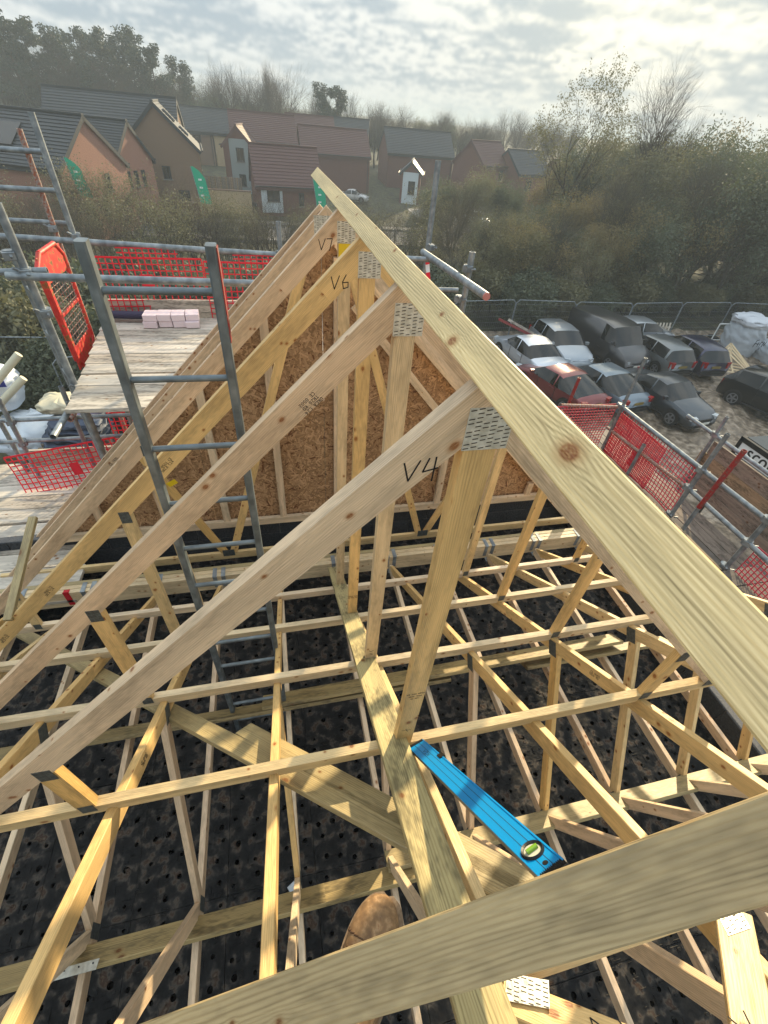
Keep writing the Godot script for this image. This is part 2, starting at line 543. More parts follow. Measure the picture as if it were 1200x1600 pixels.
func build_valley() -> void:
	var cols := {4: ["tan", "yellow", "yellow"], 5: ["tan", "pale", "pale"], 6: ["yellow", "pale", "yellow"], 7: ["tan", "tan", "pale"]}
	var marks := {
		4: "nearest valley truss, pale rafters and broad yellow post, V4 inked by its plate",
		5: "second valley truss from the camera, pale tan rafters and post stamped near the apex",
		6: "third valley truss with yellow rafters, V6 inked beside its apex plate",
		7: "fourth valley truss with pinkish rafters, V7 inked beside its apex plate"}
	for k in [7, 6, 5, 4]:
		var z = Z4 + 0.6 * (k - 4) - 0.0175
		var yc = Y4 - TP * 0.6 * (k - 4)
		var t = thing("valley_truss", marks[k], "roof truss", "valley trusses under the ridge plank")
		var rm = M[cols[k][0]][k % 2]
		var d := DEPTH * sqrt(2.0)
		var flat_y := YA - 0.004
		var fx := YA - flat_y
		for s in [-1.0, 1.0]:
			var poly := [Vector2(XA + s * fx, flat_y), Vector2(XA + s * 0.0005, flat_y), Vector2(XA + s * 0.0005, YA - d),
				Vector2(XA + s * (YA - d - yc), yc + 0.0005), Vector2(XA + s * (YA - yc), yc + 0.0005)]
			member("rafter", t, poly, z, 0.036, Vector2(1, -s), rm)
		var half = YA - yc + 0.03
		member("bottom_chord", t, [Vector2(XA - half, yc - 0.0695), Vector2(XA + half, yc - 0.0695), Vector2(XA + half, yc), Vector2(XA - half, yc)], z, 0.035, Vector2(1, 0), pick(M[cols[k][1]]))
		var pw := 0.07 if k == 4 else 0.064
		var xc := 0.374
		member("post", t, [Vector2(xc - pw / 2, yc), Vector2(xc + pw / 2, yc), Vector2(xc + pw / 2, YA - d - pw / 2), Vector2(XA, YA - d), Vector2(xc - pw / 2, YA - d - pw / 2)], z, 0.034, Vector2(0, 1), M[cols[k][2]][k % 2])
		var zf = z - 0.018
		var nz := Vector3(0, 0, 1)
		for q in [1.2, 2.4]:
			if q > YA - yc - 0.35: continue
			for s in [-1.0, 1.0]:
				var x: float = XA + s * q
				var ty: float = YA - d - q
				member("web", t, web_poly(x, 0.062, yc, ty, s), z, 0.033, Vector2(0, 1), pick(M.yellow))
				nail_plate(t, P(x, ty + 0.012, zf), Vector3(1, 0, 0), Vector3(0, 1, 0), nz, 0.05, 0.075, k < 6, true)
				nail_plate(t, P(x, yc - 0.012, zf), Vector3(1, 0, 0), Vector3(0, 1, 0), nz, 0.05, 0.06, false, true)
		# apex plate and foot plate of the post
		nail_plate(t, P(XA + 0.002, YA - d - 0.004 - (0.0 if k == 4 else 0.004), zf), Vector3(1, 0, 0), Vector3(0, 1, 0), nz, 0.094 if k == 4 else 0.09, 0.092, true)
		nail_plate(t, P(xc, yc - 0.006, zf), Vector3(1, 0, 0), Vector3(0, 1, 0), nz, 0.04, 0.062, k < 6, true)
		for s in [-1.0, 1.0]:
			nail_plate(t, P(XA + s * (YA - yc - 0.07), yc - 0.004, zf), Vector3(1, 0, 0), Vector3(0, 1, 0), nz, 0.08, 0.07, false, true)
		# marker pen and grade stamps
		var ex := Vector3(1, 0, 0)
		var ey := Vector3(0, 1, 0)
		var vee := [[-0.032, 0.022], [-0.020, -0.022], [0.0, 0.026]]
		if k == 4:
			strokes(t, [vee, [[0.018, 0.03], [0.008, -0.002], [0.038, 0.006]], [[0.032, 0.032], [0.03, -0.026]]], P(XA - 0.125, YA - 0.215, zf), ex, ey, nz, 0.0035)
			stamp(t, "CE C24 UKCA", P(xc, yc + 0.45, zf + 0.0006), ex, ey, nz, 0.010)
			stamp(t, "0502 TR26", P(xc, yc + 0.432, zf + 0.0006), ex, ey, nz, 0.009)
			stamp(t, "KD DRY", P(xc, yc + 0.415, zf + 0.0006), ex, ey, nz, 0.009)
			strokes(t, [[[-0.02, 0.004], [0.02, -0.002]], [[-0.004, 0.012], [0.006, -0.014]]], P(xc, yc + 0.14, zf + 0.0006), ex, ey, nz, 0.0022)
		elif k == 5:
			var dx := Vector3(-0.707, -0.707, 0)
			var dy := Vector3(0.707, -0.707, 0)
			for i in 3: stamp(t, ["CE 0502", "TR26 KD", "UKCA C24"][i], P(XA - 0.3 + 0.011 * i, YA - 0.37 - 0.011 * i, zf), dx, dy, nz, 0.016)
			strokes(t, [[[-0.012, 0.015], [0.0, 0.0], [0.014, 0.013]], [[-0.012, -0.03], [0.01, -0.028], [-0.008, -0.012]]], P(xc - 0.004, yc + 0.13, zf + 0.001), ex, ey, nz, 0.003)
		elif k == 6:
			strokes(t, [vee, [[0.026, 0.03], [0.012, 0.004], [0.016, -0.02], [0.034, -0.014], [0.034, 0.004], [0.014, 0.002]]], P(XA - 0.115, YA - 0.195, zf), ex, ey, nz, 0.0036)
			for i in 2: stamp(t, ["TR26 C24", "CE KD DRY"][i], P(xc, yc + 0.26 - 0.016 * i, zf + 0.001), ex, ey, nz, 0.015)
			for q in [[-0.63, 0.98], [-1.42, 1.78], [-1.80, 2.16]]:
				for i in 2: stamp(t, ["0502 CE", "UKCA C24"][i], P(XA - q[1] + 0.05, YA - q[1] - 0.01 - 0.02 * i, zf), Vector3(0.707, 0.707, 0), Vector3(-0.707, 0.707, 0), nz, 0.018)
		else:
			strokes(t, [vee, [[0.008, 0.026], [0.034, 0.028], [0.02, -0.024]]], P(XA - 0.10, YA - 0.185, zf), ex, ey, nz, 0.0036)
			var lb := MB.new()
			box(lb, P(XA - 0.005, YA - d - 0.085, zf - 0.001), Vector3(0.06, 0.06, 0.001))
			part("label", lb, plain(Color(0.85, 0.72, 0.10), 0.6), t)

func build_main_trusses() -> void:
	var names := ["leftmost", "second", "third", "fourth", "fifth", "sixth", "seventh", "eighth", "ninth", "tenth", "eleventh", "twelfth"]
	var z0 := -1.55
	var z1 := 3.0
	var yb := -3.6
	var nrm := Vector2(0.5615, -0.8275)   # across the rafter, pointing down (z, y is flipped below)
	for i in TRUSS_X.size():
		var x: float = TRUSS_X[i]
		var t = thing("roof_truss", "%s main roof truss from the left, yellow rafter sloping down over the black deck" % names[i], "roof truss", "main roof trusses set out side by side")
		var slope := Vector3(0, -TP, -1).normalized()
		var across := Vector3(0, 1, -TP).normalized()
		var ym = pick(M.yellow)
		var w := 0.082
		timber("rafter", t, P(x, roof_y(z0), z0) - across * w / 2, P(x, roof_y(z1), z1) - across * w / 2, across, w, 0.035, ym)
		timber("bottom_chord", t, P(x, yb - 0.045, z0), P(x, yb - 0.045, z1 + 0.02), Vector3.UP, 0.088, 0.037, pick(M.tan))
		# web square to the rafter, and the next one leaning back up the roof
		var zt := 1.235
		var top := P(x, roof_y(zt), zt) - across * w
		var bot := P(x, yb, 0.60)
		var m2 = pick(M.tan if i < 8 and i != 5 else M.yellow)
		timber("web", t, top, bot, Vector3(0, 0, 1), 0.07, 0.034, m2)
		timber("web", t, P(x, yb, 0.545), P(x, roof_y(-0.28), -0.28) - across * w, Vector3(0, 0, 1), 0.07, 0.033, pick(M.tan))
		for s in [-1.0, 1.0]:
			nail_plate(t, P(x + s * 0.0188, yb - 0.03, 0.57), Vector3(0, 0, 1), Vector3(0, 1, 0), Vector3(s, 0, 0), 0.07, 0.12, false, true)
			nail_plate(t, P(x + s * 0.0178, roof_y(zt) - 0.06, zt - 0.02), slope, across, Vector3(s, 0, 0), 0.075, 0.10, false, true)
		if i % 2 == 0:
			for j in 2: stamp(t, ["CE 0502", "TR26 KD"][j], P(x + (0.0178 if i < 6 else -0.0178), roof_y(0.9) - 0.035 - 0.02 * j, 0.9), slope if i < 6 else -slope, across, Vector3(1 if i < 6 else -1, 0, 0), 0.018)

func build_gable() -> void:
	# truss beyond the girder
	var z := 3.45
	var ax := 0.40
	var ay := -0.455
	var yc := -3.58
	var t = thing("gable_truss", "last truss before the OSB gable panel with a W of yellow webs", "roof truss")
	var d := 0.092 * sqrt(2.0)
	for s in [-1.0, 1.0]:
		var e := ay - yc + 0.35
		member("rafter", t, [Vector2(ax, ay), Vector2(ax, ay - d), Vector2(ax + s * (e - d), yc - 0.35), Vector2(ax + s * e, yc - 0.35)], z, 0.036, Vector2(1, -s), M.tan[1] if s < 0 else M.tan[0])
	member("bottom_chord", t, [Vector2(ax - 3.2, yc - 0.09), Vector2(ax + 3.2, yc - 0.09), Vector2(ax + 3.2, yc), Vector2(ax - 3.2, yc)], z, 0.035, Vector2(1, 0), M.yellow[2])
	for s in [-1.0, 1.0]:
		for q in [[ax + s * 0.16, ay - d - 0.20, ax + s * 1.03, yc], [ax + s * 1.62, ay - d - 1.66, ax + s * 1.12, yc]]:
			timber("web", t, P(q[0], q[1], z), P(q[2], q[3], z), Vector3(1, 0, 0), 0.072, 0.033, pick(M.yellow))
		nail_plate(t, P(ax + s * 1.08, yc - 0.0, z - 0.0182), Vector3(1, 0, 0), Vector3(0, 1, 0), Vector3(0, 0, 1), 0.12, 0.09, false, true)
		nail_plate(t, P(ax + s * 1.62, ay - 1.78, z - 0.0186), Vector3(1, 0, 0), Vector3(0, 1, 0), Vector3(0, 0, 1), 0.07, 0.08, false, true)
	nail_plate(t, P(ax, ay - d + 0.01, z - 0.0188), Vector3(1, 0, 0), Vector3(0, 1, 0), Vector3(0, 0, 1), 0.17, 0.13, true)
	var lb := MB.new()
	box(lb, P(-1.02, -2.60, z - 0.02), Vector3(0.09, 0.05, 0.002), Basis(Vector3(0, 0, 1), 0.5))
	part("label", lb, plain(Color(0.85, 0.72, 0.05), 0.6), t)
	for j in 2: stamp(t, ["CE TR26", "KD DRY C24"][j], P(-1.42 + 0.02 * j, ay - 1.82 - 0.055 - 0.03 * j, z - 0.0185), Vector3(0.707, 0.707, 0), Vector3(-0.707, 0.707, 0), Vector3(0, 0, 1), 0.026)
	# spandrel panel: OSB sheets behind a frame of studs
	var zs := 3.75
	var sp = thing("spandrel_panel", "orange OSB gable panel with pale timber studs closing the far end", "panel")
	var sx := 0.40
	var sy := -0.535
	var base := -3.49
	# sheets 1.2 m wide, cut to the slopes
	var x0 := sx - 3.6
	while x0 < sx + 3.5:
		var a := maxf(x0, sx - (sy - base) + 0.02)
		var b := minf(x0 + 1.196, sx + (sy - base) - 0.02)
		if b > a + 0.05:
			var poly := [Vector2(a, base), Vector2(b, base), Vector2(b, sy - absf(b - sx))]
			if a < sx and b > sx: poly.append(Vector2(sx, sy))
			poly.append(Vector2(a, sy - absf(a - sx)))
			if absf(poly[2].y - base) < 0.01: poly.remove_at(2)
			var mb := MB.new()
			slab(mb, poly, zs + 0.05, zs + 0.061, Vector2(0, 1))
			for i in mb.t.size(): mb.t[i] = Vector2(mb.v[i].x, mb.v[i].y) / 0.95
			part("osb_sheet", mb, M.osb, sp)
		x0 += 1.2
	for s in [-1.0, 1.0]:
		var e := sy - base + 0.42
		member("top_rail", sp, [Vector2(sx, sy), Vector2(sx, sy - 0.125), Vector2(sx + s * (e - 0.125), base - 0.42), Vector2(sx + s * e, base - 0.42)], zs, 0.04, Vector2(1, -s), M.tan[2])
		member("verge_rafter", sp, [Vector2(sx, sy + 0.03), Vector2(sx, sy - 0.09), Vector2(sx + s * (e - 0.09), base - 0.42), Vector2(sx + s * (e + 0.03), base - 0.42)], zs + 0.12, 0.036, Vector2(1, -s), M.tan[1])
	member("sole_plate", sp, [Vector2(sx - 2.85, base), Vector2(sx + 2.85, base), Vector2(sx + 2.85, base + 0.085), Vector2(sx - 2.85, base + 0.085)], zs, 0.045, Vector2(1, 0), M.tan[2])
	for i in range(-4, 5):
		var x := sx + 0.12 + i * 0.6
		var ty := sy - 0.125 - absf(x - sx)
		if ty - base < 0.3: continue
		member("stud", sp, [Vector2(x - 0.035, base + 0.086), Vector2(x + 0.035, base + 0.086), Vector2(x + 0.035, ty - 0.04), Vector2(x - 0.035, ty - 0.04)], zs + 0.004, 0.042, Vector2(0, 1), pick(M.tan))
	timber("brace", sp, P(sx + 0.25, sy - 0.62, zs - 0.03), P(sx + 1.9, sy - 2.5, zs - 0.03), Vector3(1, 1, 0), 0.07, 0.025, M.tan[2])
	# girder with hangers for the main trusses
	var g = thing("girder_beam", "multi-ply timber girder carrying the truss ends in front of the gable", "beam")
	for i in 3: timber("ply", g, P(-4.0, -3.60 + 0.002 * i, 3.075 + 0.046 * i), P(3.6, -3.60 + 0.002 * i, 3.075 + 0.046 * i), Vector3.UP, 0.195, 0.044, M.pale[i % 2] if i < 2 else M.treated[2])
	for x in TRUSS_X:
		if x > 3.4: continue
		var hm := MB.new()
		for s in [-1.0, 1.0]:
			box(hm, P(x + s * 0.04, -3.497, 3.10), Vector3(0.04, 0.002, 0.12))
			box(hm, P(x + s * 0.04, -3.58, 3.050), Vector3(0.04, 0.16, 0.002))
		box(hm, P(x, -3.69, 3.02), Vector3(0.06, 0.002, 0.06))
		part("joist_hanger", hm, M.galv, g)
	var rp := MB.new()
	box(rp, P(-2.10, -3.58, 3.051), Vector3(0.05, 0.19, 0.002))
	box(rp, P(-2.10, -3.5005, 3.075), Vector3(0.05, 0.002, 0.04))
	part("red_mark", rp, plain(Color(0.72, 0.06, 0.12), 0.7), g)
	# ridge plank
	var r = thing("ridge_plank", "long knotty yellow-green plank fixed along the ridge over the truss peaks", "plank")
	var rb := MB.new()
	beam(rb, P(0.3514, -0.3070, -0.40), P(0.3514, -0.3070, 3.60), Vector3(0.707, 0.707, 0), 0.0640, 0.030, 0.002, 4.0, 0.1)
	part("plank", rb, M.ridge, r)

func build_braces() -> void:
	var pl = thing("brace_plank", "dirty greenish treated plank lying down the slope beside the truss posts", "plank")
	var a := P(0.365, Y4 + 0.022 - TP * (-0.35 - Z4), -0.35)
	var b := P(0.40, Y4 + 0.022 - TP * (2.95 - Z4), 2.95)
	timber("plank", pl, a + Vector3(-0.065, 0, 0), b + Vector3(-0.02, 0, 0), Vector3(1, 0, 0), 0.118, 0.032, M.dirty)
	var items := [
		[P(-4.0, -3.535, 0.45), P(0.62, -3.535, 0.45), 0.125, "treated binder board across the truss ties, nearest on the left", 0],
		[P(0.40, -3.53, 0.53), P(4.2, -3.53, 0.53), 0.135, "pale greenish binder board across the truss ties behind the blue level", 2],
		[P(-4.0, -3.535, 1.66), P(1.2, -3.535, 1.66), 0.125, "treated binder board crossing the truss ties in mid roof, left length", 1],
		[P(-0.35, -3.52, 1.70), P(2.86, -3.45, 1.70), 0.165, "treated binder board set on edge in mid roof, right upper length", 0],
		[P(1.9, -3.53, 1.64), P(3.4, -3.53, 1.64), 0.13, "short treated binder board lapping the right end in mid roof", 1]]
	for q in items:
		var o = thing("binder_board", q[3], "board", "binder boards over the truss ties")
		timber("board", o, q[0], q[1], Vector3(0, 0.55, 0.83), q[2], 0.03, M.treated[q[4]])
	# diagonal braces under the rafters
	var under := func(x, z): return P(x, roof_y(z) - 0.125, z)
	var up := Vector3(0, 1, -TP).normalized()
	var dg := [[under.call(-2.4, 2.72), under.call(0.62, 0.06), "long treated diagonal brace running under the rafters to the boot"],
		[under.call(-0.33, 1.02), under.call(0.72, 0.02), "short treated diagonal brace ending beside the blue level"]]
	for q in dg:
		var o = thing("diagonal_brace", q[2], "brace", "diagonal braces under the rafters")
		timber("board", o, q[0], q[1], up.cross((q[1] - q[0]).normalized()), 0.098, 0.024, M.treated[2])
	# treated board across the foreground
	var f = thing("foreground_board", "broad greenish board rising across the bottom of the view", "board")
	var l := P(-0.50, -1.692, 0.018)
	var rr := P(0.78, -0.407, 0.016)
	var look := Vector3(0.26, -0.87, -0.02).normalized()
	var face := (rr - l).normalized().cross(look).normalized()
	timber("board", f, l, rr, face.rotated((rr - l).normalized(), 0.07), 0.094, 0.036, M.front)
	# fallen valley truss on the slope, bottom right
	var v = thing("fallen_truss", "small valley truss laid flat on the slope at the bottom right, bright plates", "roof truss")
	var on := func(x, z): return P(x, roof_y(z) + 0.021, z)
	var e2 := Vector3(0, -TP, -1).normalized()
	var nz2 := Vector3(0, 1, -TP).normalized()
	timber("bottom_chord", v, on.call(0.32, -0.030), on.call(1.09, -0.030), e2, 0.066, 0.036, M.yellow[2])
	timber("rafter", v, on.call(0.375, -0.075), on.call(0.74, -0.285), Vector3(1, 0, 0), 0.072, 0.034, M.yellow[0])
	timber("rafter", v, on.call(1.035, -0.066), on.call(0.775, -0.295), Vector3(1, 0, 0), 0.080, 0.038, M.yellow[2])
	nail_plate(v, on.call(0.43, -0.085) + nz2 * 0.0195, Vector3(0.87, 0.22, 0.32).normalized(), Vector3(0.50, -0.56, -0.66).normalized() * -1.0, nz2, 0.095, 0.058, true)
	nail_plate(v, on.call(1.015, -0.072) + nz2 * 0.0195, Vector3(1, 0, 0), e2, nz2, 0.068, 0.085, true, false, 0.45)
	strokes(v, [[[-0.02, -0.02], [0.0, 0.03], [0.02, -0.02]]], on.call(0.835, -0.225) + nz2 * 0.0192, Vector3(1, 0, 0), -e2, nz2, 0.003)
	strokes(v, [[[-0.02, 0.02], [-0.01, -0.02], [0.02, 0.02]], [[0.03, 0.015], [0.05, 0.02], [0.04, -0.02]]], on.call(0.545, -0.165) + nz2 * 0.0176, Vector3(1, 0, 0), -e2, nz2, 0.003)

func build_shell() -> void:
	# black safety deck of perforated panels
	var fl := Node3D.new()
	fl.name = "floor"; add_child(fl); fl.set_meta("kind", "structure")
	var pw := 0.60
	var pd := 0.86
	var variants := []
	for q in 4:
		var mb := MB.new()
		var nx := 5
		var nz := 7
		var cw := (pw - 0.003) / nx
		var cd := (pd - 0.003) / nz
		for i in nx:
			for j in nz:
				var cx := -pw / 2 + 0.0015 + (i + 0.5) * cw
				var cz := -pd / 2 + 0.0015 + (j + 0.5) * cd
				var hole := rng.randf() < 0.80
				var hc := Vector2(cx + rng.randf_range(-0.026, 0.026), cz + rng.randf_range(-0.026, 0.026))
				var r := rng.randf_range(0.012, 0.022)
				var slot := hole and rng.randf() < 0.03
				var corners := [Vector2(cx - cw / 2, cz - cd / 2), Vector2(cx, cz - cd / 2), Vector2(cx + cw / 2, cz - cd / 2), Vector2(cx + cw / 2, cz), Vector2(cx + cw / 2, cz + cd / 2), Vector2(cx, cz + cd / 2), Vector2(cx - cw / 2, cz + cd / 2), Vector2(cx - cw / 2, cz)]
				if not hole:
					mb.face([Vector3(corners[0].x, 0, corners[0].y), Vector3(corners[2].x, 0, corners[2].y), Vector3(corners[4].x, 0, corners[4].y), Vector3(corners[6].x, 0, corners[6].y)], Vector3.UP)
					continue
				for e in 8:
					var a0: Vector2 = corners[e]
					var a1: Vector2 = corners[(e + 1) % 8]
					var d0 := (a0 - Vector2(cx, cz)).normalized() * r
					var d1 := (a1 - Vector2(cx, cz)).normalized() * r
					if slot:
						d0 *= Vector2(2.0, 1.1); d1 *= Vector2(2.0, 1.1)
					var b0 := hc + d0
					var b1 := hc + d1
					mb.face([Vector3(a0.x, 0, a0.y), Vector3(a1.x, 0, a1.y), Vector3(b1.x, 0, b1.y), Vector3(b0.x, 0, b0.y)], Vector3.UP)
					mb.auto([Vector3(b0.x, 0, b0.y), Vector3(b1.x, 0, b1.y), Vector3(b1.x, -0.045, b1.y), Vector3(b0.x, -0.045, b0.y)], Vector3(b0.x * 2 - hc.x, 0, b0.y * 2 - hc.y))
				# low moulded ribs between the holes
				if rng.randf() < 0.95:
					box(mb, Vector3(cx + rng.randf_range(-0.03, 0.03), 0.002, cz + cd / 2 - 0.012), Vector3(rng.randf_range(0.02, 0.06), 0.006, 0.006))
					for rr in 3: box(mb, Vector3(cx + rng.randf_range(-0.05, 0.05), 0.002, cz + rng.randf_range(-0.055, 0.055)), Vector3(rng.randf_range(0.006, 0.03), 0.005, rng.randf_range(0.004, 0.02)))
					box(mb, Vector3(cx - cw / 2 + 0.012, 0.002, cz + rng.randf_range(-0.03, 0.03)), Vector3(0.006, 0.006, rng.randf_range(0.03, 0.07)))
		var e1 := Vector3(pw / 2 - 0.0015, 0, pd / 2 - 0.0015)
		var cs := [Vector3(-e1.x, 0, -e1.z), Vector3(e1.x, 0, -e1.z), e1, Vector3(-e1.x, 0, e1.z)]
		for i in 4: mb.auto([cs[i], cs[(i + 1) % 4], cs[(i + 1) % 4] + Vector3(0, -0.05, 0), cs[i] + Vector3(0, -0.05, 0)], Vector3.ZERO)
		variants.append(mb.mesh())
	for i in range(-5, 9):
		for j in range(-3, 4):
			var o = part("deck_panel", variants[rng.randi() % 4], M.deck, fl, P(-1.25 + (i + 0.5) * pw, -4.02 + rng.randf_range(-0.006, 0.004), 0.64 + (j + 0.5) * pd))
			o.rotation = Vector3(0, PI * (rng.randi() % 2), 0)
	# room below and the masonry round the roof
	var dk := MB.new()
	box(dk, P(-0.35, -6.3, 1.2), Vector3(8.0, 0.1, 6.4))
	part("lower_floor", dk, M.concrete, fl)
	block_wall("far gable wall of dark concrete blocks under the OSB panel", P(-4.1, -5.25, 3.80), Vector3(1, 0, 0), 18, 8, Vector3(0, 0, 1), -3.495)
	block_wall("dark concrete block wall along the right side of the roof", P(3.62, -5.25, 3.60), Vector3(0, 0, 1), 14, 7, Vector3(-1, 0, 0), -3.70)
	block_wall("dark concrete block wall along the left side of the roof", P(-4.28, -5.25, 3.60), Vector3(0, 0, 1), 14, 7, Vector3(1, 0, 0), -3.70)
	var bw := MB.new()
	box(bw, P(-0.3, -4.6, -2.05), Vector3(8.1, 3.4, 0.1))
	struct("wall_back", bw, M.concrete)
	# red brick outer skin of the house the roof stands on
	var sk = thing("house_walls", "outer walls of the unfinished house under the roof", "wall")
	var ob := MB.new()
	box(ob, P(-0.35, (-HGT - 3.75) / 2, 3.99), Vector3(8.2, HGT - 3.75, 0.1))
	box(ob, P(3.82, (-HGT - 3.75) / 2, 0.9), Vector3(0.1, HGT - 3.75, 6.0))
	box(ob, P(-4.5, (-HGT - 3.75) / 2, 0.9), Vector3(0.1, HGT - 3.75, 6.0))
	part("brick_skin", ob, plain(Color(0.45, 0.25, 0.19), 0.9), sk)

func block_wall(label, o: Vector3, dir: Vector3, cols: int, rows: int, out: Vector3, top: float) -> void:
	var w = thing("block_wall", label, "wall")
	var bl := 0.44
	var h := 0.215
	var gap := 0.010
	var mb := MB.new()
	var hgt := (top + HGT) - o.y
	var bas := Basis(dir, Vector3.UP, dir.cross(Vector3.UP))
	box(mb, o + dir * (cols * 0.45 / 2) + Vector3.UP * hgt / 2 - out * 0.055, Vector3(cols * 0.45, hgt, 0.08), bas)
	part("mortar", mb, M.mortar, w)
	var bm := MB.new()
	box(bm, Vector3.ZERO, Vector3(bl, h, 0.1), bas)
	var full := bm.mesh()
	for r in rows:
		var y := top + HGT - (r + 0.5) * (h + gap)
		for c in cols:
			part("block", full, M.block[rng.randi() % 2], w, o + dir * ((c + (0.5 if r % 2 else 0.0) + 0.3) * (bl + gap)) + Vector3.UP * (y - o.y) - out * (0.052 + rng.randf() * 0.003))

# ---- ground, houses, trees -----------------------------------------------------------
func ground_h(x: float, z: float) -> float:
	var up := maxf(0.0, z - 62.0) * 0.05
	up = minf(up, 7.0)
	var bank := 0.9 * exp(-pow((z - 27.0) / 5.0, 2.0)) * smoothstep(4.0, 12.0, x)
	return -HGT - 0.02 + up + bank * 0.5

func sheet(x0, x1, z0, z1, nx, nz, lift, rough_amp, sd) -> MB:
	var mb := MB.new()
	var f := FastNoiseLite.new()
	f.seed = sd; f.frequency = 0.45; f.fractal_octaves = 5
	for i in nx + 1:
		for j in nz + 1:
			var x: float = lerpf(x0, x1, float(i) / nx)
			var z: float = lerpf(z0, z1, float(j) / nz)
			var y = ground_h(x, z) + lift
			if rough_amp > 0.0: y += maxf(f.get_noise_2d(x, z) * rough_amp, -0.085) * (1.0 if i > 0 and j > 0 and i < nx and j < nz else 0.0)
			mb.v.append(P(x, y, z)); mb.n.append(Vector3.UP); mb.t.append(Vector2(x, z))
	for i in nx:
		for j in nz:
			var o: int = i * (nz + 1) + j
			for q in [o, o + 1, o + nz + 1, o + 1, o + nz + 2, o + nz + 1]: mb.ix.append(q)
	# slopes
	for i in nx + 1:
		for j in nz + 1:
			var c: int = i * (nz + 1) + j
			var xa: int = maxi(i - 1, 0) * (nz + 1) + j
			var xb: int = mini(i + 1, nx) * (nz + 1) + j
			var za: int = i * (nz + 1) + maxi(j - 1, 0)
			var zb: int = i * (nz + 1) + mini(j + 1, nz)
			var nn := (mb.v[xb] - mb.v[xa]).cross(mb.v[zb] - mb.v[za]).normalized()
			mb.n[c] = nn if nn.y > 0 else -nn
	return mb

func build_ground() -> void:
	var soil := noise_tex(61, 0.012, [[0.0, 0.4, 0.6, 1.0], [Color(0.16, 0.15, 0.11), Color(0.22, 0.21, 0.14), Color(0.25, 0.26, 0.15), Color(0.33, 0.29, 0.20)]], 512, 6)
	struct("ground", sheet(-900, 900, -300, 1200, 60, 100, -0.05, 0.0, 1), rough_mat(soil, 0.95, 0.12, bump_tex(62, 0.05), 0.8))
	# churned wet mud of the car park
	var mt := noise_tex(63, 0.02, [[0.0, 0.35, 0.55, 0.75, 1.0], [Color(0.24, 0.20, 0.16), Color(0.38, 0.33, 0.27), Color(0.50, 0.44, 0.37), Color(0.61, 0.55, 0.48), Color(0.70, 0.64, 0.57)]], 512, 6)
	var mud := rough_mat(mt, 0.55, 0.22, bump_tex(64, 0.04, 256, 6.0, 5), 1.2)
	mud.roughness_texture = noise_tex(65, 0.012, [[0.0, 0.4, 0.6, 1.0], [Color(0.25, 0.25, 0.25), Color(0.5, 0.5, 0.5), Color(0.85, 0.85, 0.85), Color(1, 1, 1)]], 256, 4)
	mud.roughness = 0.9
	struct("mud_yard", sheet(6.5, 38, 2, 23.2, 240, 160, 0.06, 0.36, 5), mud)
	# estate road with its pavement and kerb in front of the houses
	var asphalt := rough_mat(noise_tex(66, 0.03, [[0.0, 1.0], [Color(0.30, 0.30, 0.31), Color(0.42, 0.42, 0.42)]]), 0.8, 0.5)
	struct("road", sheet(-60, 70, 46.5, 52.0, 60, 4, 0.02, 0.0, 3), asphalt)
	var pave := rough_mat(noise_tex(67, 0.03, [[0.0, 1.0], [Color(0.46, 0.44, 0.42), Color(0.58, 0.56, 0.53)]]), 0.85, 0.5)
	for q in [[45.0, 46.4], [52.1, 53.6]]:
		var mb := MB.new()
		box(mb, P(5, -HGT + 0.04, (q[0] + q[1]) / 2), Vector3(130, 0.2, q[1] - q[0]))
		struct("pavement", mb, pave)
	var dr := sheet(18, 23.5, 53.7, 66, 4, 8, 0.06, 0.0, 4)
	struct("driveway", dr, pave)

